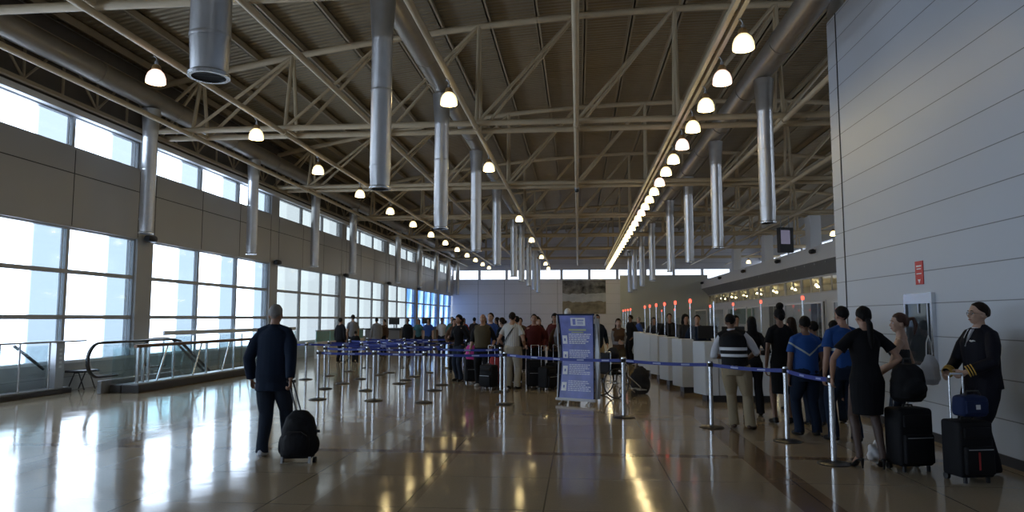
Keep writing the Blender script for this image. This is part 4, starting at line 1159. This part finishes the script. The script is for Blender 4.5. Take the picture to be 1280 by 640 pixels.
    if kind != 'tank':
        for sd in (-1, 1): tube(bm, [T((sd*.038, -.012, 1.472+ext*.5)), T((sd*sw*.55, -.01, 1.430+ext*.6)), T((sd*sw*.98, -.005, 1.392+ext*.6))], [.040*s, (.046+ext*.4)*s, (.046+ext*.5)*s], 10)
    if sl != 'none':
        for k in (0, 1): sleeve(bm, k, sl, ext*.6)
    if kind in ('jacket', 'coat', 'shirt') and sl == 'long' and not far or kind == 'coat':
        tube(bm, [T((.058*math.cos(a_), -.006+.058*math.sin(a_), 1.475+(.02 if math.sin(a_) < 0 else -.01))) for a_ in [2*PI*i/12 for i in range(12)]], .018*s, 8, closed=True)
    if female and kind in ('dress', 'shirt', 'tank', 'jacket'):
        for sd in (-1, 1): ell(bm, (sd*.065, .085, 1.29), (.062, .05, .058), T, 10)
    tn_ = dict(shirt='shirt', jacket='jacket', coat='coat', dress='dress_top', vest='vest', tank='sleeveless_top')[kind]
    if kind == 'vest':
        vox('vest', bm, M[tm], root, q, 3, fold=.008, seed=x*3)
        bm = nb()
        for k in (0, 1): sleeve(bm, k, top[4], .008)
        S2 = [(0, b_, a_, (c_+.006)*w, (d_+.006)*w) for a_, b_, c_, d_ in secs if .92 < a_ < 1.46]; loft(bm, S2+[(0, -.005, 1.47, .066*w, .060*w)], T, seg)
        tube(bm, [T((.060*math.cos(a_), -.006+.060*math.sin(a_), 1.485+(.012 if math.sin(a_) < 0 else -.01))) for a_ in [2*PI*i/12 for i in range(12)]], .017*s, 8, closed=True)
        vox('shirt', bm, M[top[3]], root, q, 2, fold=.010, seed=x*5)
    else: vox(tn_, bm, M[tm], root, q, 3 if not far else 1, fold=.012 if kind != 'tank' else .004, seed=x*3)
    # lower half
    bk, bmat_ = bottom[:2]
    if bk == 'trousers':
        bm = nb(); e_ = bottom[2] if len(bottom) > 2 else .014
        loft(bm, [(0, 0, .80, (.125+e_)*w, (.10+e_)*w), (0, 0, .86, (.148+e_)*w, (.115+e_)*w), (0, -.01, .94, (.156+e_)*w, (.116+e_)*w), (0, 0, 1.02, (.142+e_*.5)*w, (.103+e_*.5)*w)], T, seg+2)
        for hp, kn, an, ang, lift in legs:
            f = V((-math.sin(ang), math.cos(ang), 0)); b_ = V((an.x, an.y, .045*s+hz*.8+lift))
            tube(bm, [hp+V((0, 0, .03*s)), hp.lerp(kn, .3), hp.lerp(kn, .7), kn, kn.lerp(an, .4), kn.lerp(an, .85), b_+f*.01*s], [(.083+e_)*s*w, (.085+e_)*s*w, (.070+e_)*s*w, (.058+e_)*s, (.055+e_)*s, (.052+e_)*s, (.054+e_)*s], seg)
        vox('trousers', bm, M[bmat_], root, q, 2, fold=.014, fscale=(6, 6, 3.5), seed=y)
    if heel:
        bm = nb()
        for hp, kn, an, ang, lift in legs: tube(bm, [hp.lerp(kn, .2), hp.lerp(kn, .6), kn, kn.lerp(an, .28)+V((0, -.012, 0))*s, kn.lerp(an, .7), an, an+V((0, 0, -.05*s))], [(lr[0]+.004)*s*w, (lr[0]*.83+.004)*s*w, (lr[1]+.004)*s, (lr[2]+.004)*s, (lr[3]*1.1+.004)*s, (lr[3]+.004)*s, (lr[3]+.003)*s], seg)
        vox('stockings', bm, M['stocking'], root, q, 2)
    if bk == 'skirt':
        bm = nb(); z0 = bottom[2] if len(bottom) > 2 else .50
        loft(bm, [(0, 0, z0, .155*w, .125*w), (0, 0, .72, .172*w, .135*w), (0, -.012, .90, .178*w, .135*w), (0, -.005, 1.0, .150*w, .115*w), (0, 0, 1.10, .128*w, .10*w)], T, seg+4)
        vox('skirt', bm, M[bmat_], root, q, 2, fold=.008, seed=y)
    # shoes
    for k, (hp, kn, an, ang, lift) in enumerate(legs):
        f = V((-math.sin(ang), math.cos(ang), 0)); r_ = V((f.y, -f.x, 0)); g0 = V((an.x, an.y, lift)); bm = nb()
        if heel:
            tube(bm, [g0-f*.045*s+V((0, 0, .035*s+hz)), g0+f*.02*s+V((0, 0, .035*s+hz*.8)), g0+f*.09*s+V((0, 0, .026)), g0+f*.155*s+V((0, 0, .018)), g0+f*.185*s+V((0, 0, .014))], [.030*s, .034*s, .040*s, .032*s, .012*s], 10, ratio=(1, .62, r_))
            tube(bm, [g0-f*.045*s+V((0, 0, .04+hz)), g0-f*.052*s+V((0, 0, .004))], [.024*s, .010*s], 8)
        else:
            tube(bm, [g0-f*.075*s+V((0, 0, .03)), g0-f*.055*s+V((0, 0, .042*s)), g0+f*.0*s+V((0, 0, .045*s)), g0+f*.09*s+V((0, 0, .034*s)), g0+f*.16*s+V((0, 0, .028*s)), g0+f*.20*s+V((0, 0, .022*s))], [.022*s, .038*s, .044*s, .048*s, .042*s, .018*s], 10, ratio=(1, .80, r_))
            tube(bm, [g0-f*.02*s+V((0, 0, .05*s)), g0-f*.01*s+V((0, 0, .095*s))], [.046*s, .042*s], 10)
        vox('shoe', bm, M[shoes[1]], root, min(q, .010), 1, zmin=.001+lift)
    # hair
    if hair != 'bald':
        bm = nb(); r = bmesh.ops.create_uvsphere(bm, u_segments=24, v_segments=16, radius=1.)
        long_ = hair in ('long', 'ponytail', 'bun', 'highbun', 'lowtail')
        for v in r['verts']:
            p = v.co; ang = math.atan2(p.x, p.y); az = abs(ang)      # 0 = front
            line_ = .52 if az < .7 else (.52-(az-.7)*.95 if az < 1.5 else -.24-(az-1.5)*.25)
            if hair in ('short', 'thin'): line_ += .10
            ins = p.z < line_
            k_ = .90 if ins else (1.05 if hair == 'thin' else 1.09)
            if hair == 'curly' and not ins: k_ = 1.25+.05*math.sin(p.x*25)*math.sin(p.z*23)
            v.co = HT(V((p.x*.076*k_, -.002+p.y*.096*k_, .160+p.z*.102*k_)))
        if hair == 'long': loft(bm, [(0, -.055, -.10, .085, .035), (0, -.06, .0, .088, .042), (0, -.045, .10, .084, .058), (0, -.02, .19, .074, .072)], HT, 14); 
        if hair == 'curly': ell(bm, (0, -.04, .05), (.105, .07, .13), HT, 14)
        if hair == 'ponytail': tube(bm, [HT((0, -.10, .19)), HT((0, -.15, .20)), HT((0, -.175, .12)), HT((0, -.15, .0))], [.018*s, .026*s, .026*s, .010*s], 10)
        if hair == 'lowtail': tube(bm, [HT((0, -.085, .10)), HT((0, -.115, .06)), HT((0, -.12, -.03)), HT((0, -.13, -.14)), HT((0, -.13, -.22))], [.03*s, .034*s, .036*s, .032*s, .012*s], 10)
        if hair == 'bun': ell(bm, (0, -.115, .15), (.045, .04, .045), HT, 12)
        if hair == 'highbun': ell(bm, (0, -.03, .295), (.06, .06, .055), HT, 12); ell(bm, (0, -.10, .12), (.05, .035, .06), HT, 10)
        vox('hair', bm, M[hcol], root, min(q, .010) if not far else .016, 2, fold=.005, fscale=(30, 30, 12))
    if details:
        for sd in (-1, 1):
            bm = nb(); ell(bm, (sd*.031, .082, .142), (.0125, .010, .0085), HT, 10); ey = obj('eye', bm, M['eyew'], root, True)
            bm = nb(); ell(bm, (sd*.031, .090, .142), (.0055, .0035, .0055), HT, 8); obj('iris', bm, M['hair_k'], ey, True)
            bm = nb(); tube(bm, [HT((sd*.016, .094, .168)), HT((sd*.034, .096, .173)), HT((sd*.052, .082, .166))], [.0035, .0045, .002], 6); obj('eyebrow', bm, M[hcol if hair != 'bald' else 'hair_b'], root, True)
        bm = nb(); tube(bm, [HT((-.024, .088, .078)), HT((-.010, .101, .080)), HT((.010, .101, .080)), HT((.024, .088, .078))], [.002, .0055, .0055, .002], 6); obj('lips', bm, M['lips'], root, True)
    return dict(root=root, HT=HT, T=T, arms=arms, hand=hand_pts, s=s, RH=RH)

def worn(P, name, bm, m): return obj(name, bm, M[m], P['root'], True)
def carried(P, name, bm, m, label, cat):
    """thing held by a person but standing on its own in the scene"""
    o = obj(name, bm, M[m], None, True, P['root'].location); o.rotation_euler = P['root'].rotation_euler; return tag(o, label, cat)

# the man walking away with the rolling backpack
P = person('man in a dark coat and jeans walking away, pulling a rolling backpack', -3.61, 8.15, 4, 1.77, 1.05, .0085, lean=3, feet=((-.06, -.12, 4), (.13, .22, -10)),
           hands=((-.27, .05, .86), (.28, -.20, .86)), elbow=((-1, -.9, 0), (1, -.9, 0)), hair='thin', hcol='hair_g', skin='skin1', top=('coat', 'navy', 'long'), bottom=('trousers', 'denim', .02), shoes=('shoe', 'sneaker'), curl=1.0)
# the vest man
P = person('man in a black reflective vest and khaki trousers standing behind the belt', 2.30, 10.72, -16, 1.68, 1.10, .009, lean=8, side=-5, feet=((-.04, .02, 10), (.20, -.04, -20)),
           hands=((-.16, .27, 1.05), (.14, .27, 1.02)), elbow=((-1, -.9, -.5), (1, -.5, .1)), head=(10, 8), hair='short', hcol='hair_k', skin='skin3', top=('vest', 'vest', 'none', 'white_c', 'rolled'), bottom=('trousers', 'khaki', .025), shoes=('shoe', 'brownleather'))
P = person('woman with long dark hair in black, behind the vest man', 2.88, 12.1, -5, 1.63, 1., .011, hair='long', skin='skin1', top=('shirt', 'black', 'long'), bottom=('trousers', 'black', .02), female=True, hands=((-.2, .2, 1.1), (.2, .2, 1.1)))
P = person('tall woman in black with hair piled high on her head', 3.10, 11.25, 0, 1.76, 1., .010, hair='highbun', skin='skin3', top=('shirt', 'black', 'short'), bottom=('skirt', 'black', .45), female=True, hands=(None, (.16, .22, 1.12)))
# queue of uniformed staff
P = person('man in blue uniform shirt with a pale V of tape, holding papers', 3.13, 10.15, 6, 1.63, 1.12, .009, head=(-8, -6), hair='short', skin='skin3', top=('shirt', 'blueshirt_v', 'short'), bottom=('trousers', 'navy', .02), hands=(None, (.22, .14, .90)), feet=((-.12, .02, 8), (.12, -.03, -10)))
bm = nb(); hp_, hd_ = P['hand'][1]; ell(bm, (0, 0, 0), (.001, .001, .001)); bm.free(); bm = nb()
r_ = bmesh.ops.create_cube(bm, size=1.); rm_ = Matrix.Rotation(math.radians(-35), 3, 'Y') @ Matrix.Rotation(math.radians(12), 3, 'X')
for v in r_['verts']: v.co = hp_+hd_*.05+rm_ @ V((v.co.x*.10, v.co.y*.003, v.co.z*.145))
carried(P, 'paper_sheet', bm, 'paper', 'folded white paper in the hand of the blue-shirted man', 'paper')
P = person('man in blue uniform shirt with one straight pale band across the back', 3.48, 9.72, 10, 1.76, 1.12, .009, head=(5, 0), hair='short', skin='skin1', top=('shirt', 'blueshirt_h', 'short'), bottom=('trousers', 'navy', .02), feet=((-.14, .05, 8), (.13, -.05, -10)))
person('short person in a dark shirt between the two blue uniform shirts', 3.55, 11.1, 0, 1.56, 1., .014, hair='short', skin='skin3', top=('shirt', 'black', 'short'))
person('short person in a charcoal shirt right behind the blue uniform shirts', 3.95, 11.4, 0, 1.57, 1., .014, hair='short', skin='skin1', top=('shirt', 'charcoal', 'short'))
person('woman in a grey top deep in the uniformed queue', 3.75, 12.9, 20, 1.62, 1., .014, hair='long', hcol='hair_b', skin='skin1', top=('shirt', 'grey_c', 'long'), female=True)
# woman in black dress, hand on hip and hand on the post
P = person('woman in a short black dress and black heels with hands at hip and post', 3.10, 8.02, 4, 1.66, 1.17, .0085, feet=((-.10, .03, 8), (.13, -.03, -14)), hands=((-.33, .13, 1.00), (.205, .06, 1.06)),
           elbow=((-1, -.6, .0), (1, -.75, .1)), hair='lowtail', hcol='hair_k', skin='skin1', top=('dress', 'black', 'short'), bottom=('skirt', 'black', .53), shoes=('heel', 'leather'), heel=1., female=True, curl=.5, head=(4, 2))
# woman with ponytail near the wall
P = person('woman with auburn ponytail, bare shoulders and jeans beside the wall', 3.66, 8.45, 58, 1.66, .98, .0085, feet=((-.10, .0, 8), (.10, .04, -10)), hands=((-.17, .26, 1.06), (.24, .08, .95)), elbow=((-1, -.6, -.3), (1, -.9, -.2)), head=(22, 0),
           hair='ponytail', hcol='hair_r', skin='skin2', top=('tank', 'charcoal', 'none'), bottom=('trousers', 'denim', .008), female=True, details=True)
bm = nb(); loft(bm, [(0, 0, 0, .13, .05), (0, 0, .06, .155, .075), (0, 0, .20, .13, .065), (0, 0, .29, .07, .035), (0, 0, .32, .04, .02)])
o = vox('shoulder_bag', bm, M['bagwhite'], None, .008, 2, fold=.02, fscale=(12, 12, 4)); tag(o, 'white slouchy bag hanging from the arm of the ponytailed woman', 'bag')
o.location = (3.83, 8.17, .88); o.rotation_euler = (0, 0, .5)
bm = nb(); tube(bm, [(-.05, 0, .30), (-.035, 0, .46), (0, 0, .53), (.035, 0, .46), (.05, 0, .30)], .007, 6); obj('carry_strap', bm, M['bagwhite'], o, True)
# pilot
P = person('pilot in black uniform with gold sleeve bands leaning by the wall', 4.26, 7.97, 98, 1.77, 1.12, .008, feet=((-.13, .02, 10), (.13, .0, -8)), hands=((-.20, .32, 1.035), (.12, .30, 1.00)), elbow=((-1, -.6, -.4), (1, -.8, -.3)), head=(-8, -2),
           hair='short', hcol='hair_b', skin='skin2', top=('jacket', 'uniform', 'long'), bottom=('trousers', 'uniform', .02), details=True, curl=1.1)
T = P['T']
bm = nb(); A = [bm.verts.new(T(p)) for p in ((-.030, .108, 1.468), (.030, .108, 1.468), (.034, .153, 1.385), (0, .172, 1.29), (-.034, .153, 1.385))]; f_ = bm.faces.new(A); r_ = bmesh.ops.extrude_face_region(bm, geom=[f_])
for v in r_['geom']:
    if isinstance(v, bmesh.types.BMVert): v.co += V((0, -.03, 0))
worn(P, 'shirt_front', bm, 'white_c')
bm = nb(); tube(bm, [T((0, .10, 1.475)), T((0, .130, 1.44)), T((0, .168, 1.36)), T((0, .176, 1.30))], [.012, .012, .018, .010], 8, ratio=(1, .4)); worn(P, 'necktie', bm, 'black')
bm = nb(); tube(bm, [T((.064*math.cos(a_), -.004+.064*math.sin(a_), 1.492-(.012 if math.sin(a_) > 0 else 0))) for a_ in [2*PI*i/14 for i in range(14)]], .010, 8, closed=True); worn(P, 'shirt_collar', bm, 'white_c')
for k in (0, 1):
    a, e, wr = P['arms'][k]; d_ = (wr-e).normalized()
    for j in range(3):
        c_ = e.lerp(wr, .91-j*.095); bm = nb(); tube(bm, [c_-d_*.005, c_+d_*.005], .0605-.0*j, 16); worn(P, 'sleeve_braid', bm, 'gold')
bm = nb()
for sd in (-1, 1): tube(bm, [T((-.085, .156, 1.345)), T((-.085+sd*.02, .155, 1.352)), T((-.085+sd*.044, .148, 1.348))], [.009, .009, .003], 6)
worn(P, 'wing_badge', bm, 'whitepaint')
HT = P['HT']; bm = nb()
for sd in (-1, 1):
    tube(bm, [HT((sd*(.034)+.022*math.cos(a_), .106-.01*abs(math.cos(a_)), .141+.017*math.sin(a_))) for a_ in [2*PI*i/14 for i in range(14)]], .0022, 6, closed=True)
    tube(bm, [HT((sd*.058, .098, .145)), HT((sd*.080, .03, .142)), HT((sd*.080, -.01, .135))], .002, 6)
tube(bm, [HT((-.012, .106, .145)), HT((.012, .106, .145))], .002, 6); worn(P, 'glasses', bm, 'darkmetal')

# ------------------------------------------------------------------ people in the middle of the hall
q2 = .015
person('woman with long dark curls in a black top and jeans left of the crowd', -3.05, 18.0, 150, 1.68, 1.05, q2, hair='curly', skin='skin1', top=('shirt', 'black', 'long'), bottom=('trousers', 'denim'), female=True, feet=((-.13, .05, 10), (.12, -.1, -10)), hands=((-.28, .02, .9), (.12, .26, 1.15)), name='person')
person('bald man in an olive waistcoat facing the queue belts', -2.26, 16.75, 172, 1.70, 1.12, q2, hair='bald', skin='skin1', top=('vest', 'olive', 'none', 'black', 'rolled'), bottom=('trousers', 'black'), shoes=('shoe', 'sneaker'), hands=((-.26, .12, .95), (.30, .08, .86)), details=True)
person('man in a blue shirt just behind the bald man', -2.22, 17.95, 165, 1.74, 1.05, q2, hair='short', hcol='hair_b', skin='skin2', top=('shirt', 'blue_c', 'long'), bottom=('trousers', 'black'), details=True)
person('woman with brown hair tied back in dark blue, behind the belts', -1.84, 17.12, 60, 1.62, 1., q2, hair='bun', hcol='hair_b', skin='skin2', top=('shirt', 'navy', 'short'), bottom=('trousers', 'maroon'), female=True)
P = person('man in a pale striped shirt and stone trousers with a shoulder strap', -1.50, 16.2, -12, 1.74, 1.12, .011, hair='short', hcol='hair_b', skin='skin1', top=('shirt', 'stripeshirt', 'short'), bottom=('trousers', 'stone_c', .024), feet=((-.10, .04, 8), (.12, -.04, -10)), hands=((-.27, .14, .98), (.24, .16, .98)))
T = P['T']; bm = nb(); tube(bm, [T((.10, .10, 1.40)), T((.095, .0, 1.485)), T((.05, -.125, 1.38)), T((-.08, -.150, 1.20)), T((-.19, -.10, 1.00)), T((-.21, .0, .93))], .016, 8, ratio=(1, .35)); worn(P, 'shoulder_strap', bm, 'dark')
bm = nb(); box(bm, -.15, -.06, 0, .15, .06, .30, bev=.03); o = vox('messenger_bag', bm, M['bagblack'], None, .012, 2, fold=.02); tag(o, 'black shoulder bag at the left hip of the man in striped shirt', 'bag'); o.location = (-1.80, 16.28, .70); o.rotation_euler = (0, 0, 1.3)
mid = [
 ('woman in a black jacket behind the striped shirt, on its left', -1.56, 17.95, 30, 1.66, 'short', 'hair_k', 'skin1', ('jacket', 'black', 'long'), 'black', False),
 ('man in a maroon pullover right of the striped shirt', -1.05, 16.95, 185, 1.70, 'short', 'hair_b', 'skin1', ('shirt', 'maroon', 'long'), 'black', False),
 ('woman with straight hair in dark red, right of the maroon pullover', -1.0, 17.9, 190, 1.62, 'long', 'hair_b', 'skin2', ('shirt', 'maroon', 'long'), 'black', True),
 ('man with his back turned in a black and maroon jacket', -.45, 17.5, 10, 1.60, 'short', 'hair_k', 'skin3', ('jacket', 'brown_c', 'long'), 'black', False),
 ('bearded dark-haired man in maroon with a pale scarf left of the banner', -.60, 18.5, 160, 1.72, 'curly', 'hair_k', 'skin1', ('jacket', 'maroon', 'long'), 'black', False),
 ('person in a dark blue top partly hidden by the banner', -.10, 18.7, 175, 1.62, 'long', 'hair_k', 'skin1', ('shirt', 'navy', 'long'), 'black', True),
 ('person with white hair standing right behind the banner', -.24, 16.9, 0, 1.84, 'thin', 'bagwhite', 'skin2', ('shirt', 'grey_c', 'long'), 'black', False),
 ('man in a dark suit jacket immediately right of the banner', .50, 18.6, 195, 1.70, 'short', 'hair_k', 'skin1', ('jacket', 'navy', 'long'), 'khaki', False),
 ('man in black standing side-on near the far desks', 1.85, 25.2, 120, 1.72, 'short', 'hair_k', 'skin3', ('jacket', 'black', 'long'), 'black', False),
 ('person in black leaning at the far end of the desks', 2.35, 27.8, 100, 1.66, 'short', 'hair_g', 'skin2', ('shirt', 'blue_c', 'long'), 'black', False),
 ('woman in a dark jacket left of the black curly-haired woman', -3.7, 21.0, 200, 1.60, 'long', 'hair_k', 'skin1', ('jacket', 'brown_c', 'long'), 'black', True),
 ('slim woman in a grey top right of the curly-haired woman', -2.85, 21.4, 170, 1.66, 'long', 'hair_b', 'skin1', ('shirt', 'charcoal', 'short'), 'denim', True),
]
for l, x, y, f, H, hr, hc_, sk, tp, bt, fem in mid:
    person(l, x, y, f, H, 1.0, .018 if y > 18.2 else q2, hair=hr, hcol=hc_, skin=sk, top=tp, bottom=('trousers', bt), female=fem, details=(110 < f < 260), hands=((-.25, .1, .95), (.22, .16, .98)))
P = person('woman in a pale blouse with clasped hands behind the wheelchair', .98, 17.4, 186, 1.60, 1., q2, hair='long', hcol='hair_b', skin='skin2', top=('vest', 'brown_c', 'none', 'grey_c', 'long'), bottom=('trousers', 'olive'), female=True, hands=((-.03, .26, 1.13), (.03, .28, 1.10)), details=True)
agents = [
 ('agent in a dark jacket behind the nearest check-in desk', 3.25, 15.0, 190, 1.66, 'long', ('jacket', 'black', 'long'), True),
 ('agent in navy behind the second check-in desk', 2.75, 16.7, 170, 1.68, 'short', ('jacket', 'navy', 'long'), False),
 ('agent in charcoal behind the third check-in desk', 2.75, 18.5, 200, 1.70, 'curly', ('jacket', 'charcoal', 'long'), True),
 ('agent in black behind the fourth check-in desk', 2.55, 20.1, 180, 1.74, 'short', ('jacket', 'black', 'long'), False),
 ('agent in dark grey behind the sixth check-in desk', 2.45, 23.3, 180, 1.64, 'long', ('shirt', 'charcoal', 'long'), True),
]
for l, x, y, f, H, hr, tp, fem in agents: person(l, x, y, f, H, 1.05, .018, hair=hr, skin='skin1', top=tp, bottom=('trousers', 'black'), female=fem, hands=((-.2, .2, 1.05), (.2, .2, 1.05)))
# ------------------------------------------------------------------ far travellers along the window side
farp = [
 ('person in black with a rucksack far off by the window wall', -8.72, 25.4, -20, 1.62, 'short', ('jacket', 'black', 'long'), 'black', False),
 ('person in a grey shirt far off beside the window column', -8.55, 26.3, 40, 1.74, 'short', ('shirt', 'grey_c', 'short'), 'charcoal', False),
 ('child in black between the two far figures by the windows', -8.05, 25.1, 10, 1.15, 'short', ('jacket', 'black', 'long'), 'black', False),
 ('person in a pale grey coat far off at the service counter', -8.55, 29.5, 30, 1.62, 'short', ('coat', 'grey_c', 'long'), 'grey_c', False),
 ('person in brown standing next to the pale grey coat', -8.35, 30.0, 150, 1.56, 'short', ('shirt', 'brown_c', 'long'), 'black', False),
 ('person in black at the left end of the far crowd', -6.98, 28.6, 160, 1.60, 'short', ('jacket', 'black', 'long'), 'black', False),
 ('person in teal in the far crowd by the blue windows', -6.75, 29.6, 180, 1.58, 'long', ('shirt', 'teal_c', 'short'), 'black', True),
 ('person in a bright blue shirt in the far crowd', -6.15, 28.8, 170, 1.60, 'short', ('shirt', 'blue_c', 'short'), 'denim', False),
 ('person in white with a red sash-like strap in the far crowd', -5.65, 29.1, 200, 1.62, 'short', ('shirt', 'white_c', 'short'), 'denim', False),
 ('person in brown before the blue windows', -5.40, 30.6, 180, 1.60, 'long', ('jacket', 'brown_c', 'long'), 'charcoal', True),
 ('person in a dark green pullover in the far crowd', -4.95, 27.6, 180, 1.66, 'short', ('shirt', 'green_c', 'long'), 'stone_c', False),
 ('person in red at the right of the far crowd', -4.60, 28.3, 190, 1.62, 'long', ('shirt', 'redc', 'short'), 'black', True),
 ('person in charcoal at the right of the far crowd', -4.25, 28.9, 0, 1.64, 'short', ('shirt', 'charcoal', 'long'), 'black', False),
 ('person in navy deep behind the curly-haired woman', -4.05, 24.6, 0, 1.60, 'short', ('jacket', 'navy', 'long'), 'black', False),
 ('person in black deep behind the bald man', -2.75, 24.0, 90, 1.64, 'long', ('jacket', 'black', 'long'), 'black', True),
 ('person in brown deep behind the middle of the crowd', -1.75, 21.5, 180, 1.62, 'short', ('jacket', 'brown_c', 'long'), 'black', False),
 ('person in black deep behind the striped shirt', -1.20, 21.0, 180, 1.66, 'long', ('jacket', 'black', 'long'), 'black', True),
 ('person in maroon deep behind the bearded man', -.70, 21.8, 0, 1.66, 'short', ('shirt', 'maroon', 'long'), 'black', False),
]
for i, (l, x, y, f, H, hr, tp, bt, fem) in enumerate(farp):
    person(l, x, y, f, H, 1.05, .021, hair=hr, hcol=('hair_k', 'hair_b', 'hair_g')[i % 3 if i % 3 < 2 else 1], skin=('skin1', 'skin2', 'skin3')[i % 3], top=tp, bottom=('trousers', bt), female=fem)
# ------------------------------------------------------------------ daylight, camera
W = bpy.data.worlds.new('World'); bpy.context.scene.world = W; W.use_nodes = True
nt = W.node_tree; bg = nt.nodes['Background']
g = G(nt); tc = nt.nodes.new('ShaderNodeTexCoord'); sp_ = nt.nodes.new('ShaderNodeSeparateXYZ'); nt.links.new(tc.outputs['Generated'], sp_.inputs[0])
nt.links.new(g.mix(g.m('GREATER_THAN', sp_.outputs[2], 0.), (.66, .78, .97), (.70, .83, 1.)), bg.inputs['Color'])
bg.inputs['Strength'].default_value = 4.3
def portal(loc, rot, sx, sy):
    l = bpy.data.lights.new('daylight_portal', 'AREA'); l.shape = 'RECTANGLE'; l.size = sx; l.size_y = sy; l.cycles.is_portal = True
    o = bpy.data.objects.new('daylight_portal', l); C.objects.link(o); o.location = loc; o.rotation_euler = rot
cy, ly = (Y0+YE)/2, YE-Y0
portal((XL-.35, cy, 2.14), (0, -PI/2, 0), 3.1, ly)
portal((XL-.35, cy, 5.86), (0, -PI/2, 0), .8, ly)
portal(((XL+16)/2, YE+.35, 5.54), (-PI/2, 0, 0), 27, .95)
portal((16.35, cy, 6.1), (0, PI/2, 0), 1.0, ly)

cam = bpy.data.cameras.new('camera'); co = bpy.data.objects.new('camera', cam); C.objects.link(co)
cam.sensor_width = 36; cam.lens = 880/1280*36; cam.clip_end = 300; cam.clip_start = .05
yaw = math.atan(82/880); pitch = math.atan(78/880)
co.location = (0, 0, 1.6); co.rotation_euler = (PI/2+pitch, 0, yaw)
sc = bpy.context.scene; sc.camera = co
bpy.data.objects.remove(TMP)
sc.view_settings.view_transform = 'Standard'; sc.view_settings.look = 'None'; sc.view_settings.gamma = 1; sc.view_settings.exposure = .65
sc.view_settings.use_curve_mapping = False
sc.cycles.use_denoising = True; sc.cycles.max_bounces = 10; sc.cycles.diffuse_bounces = 5; sc.cycles.glossy_bounces = 4; sc.cycles.transparent_max_bounces = 24
sc.cycles.sample_clamp_indirect = 6
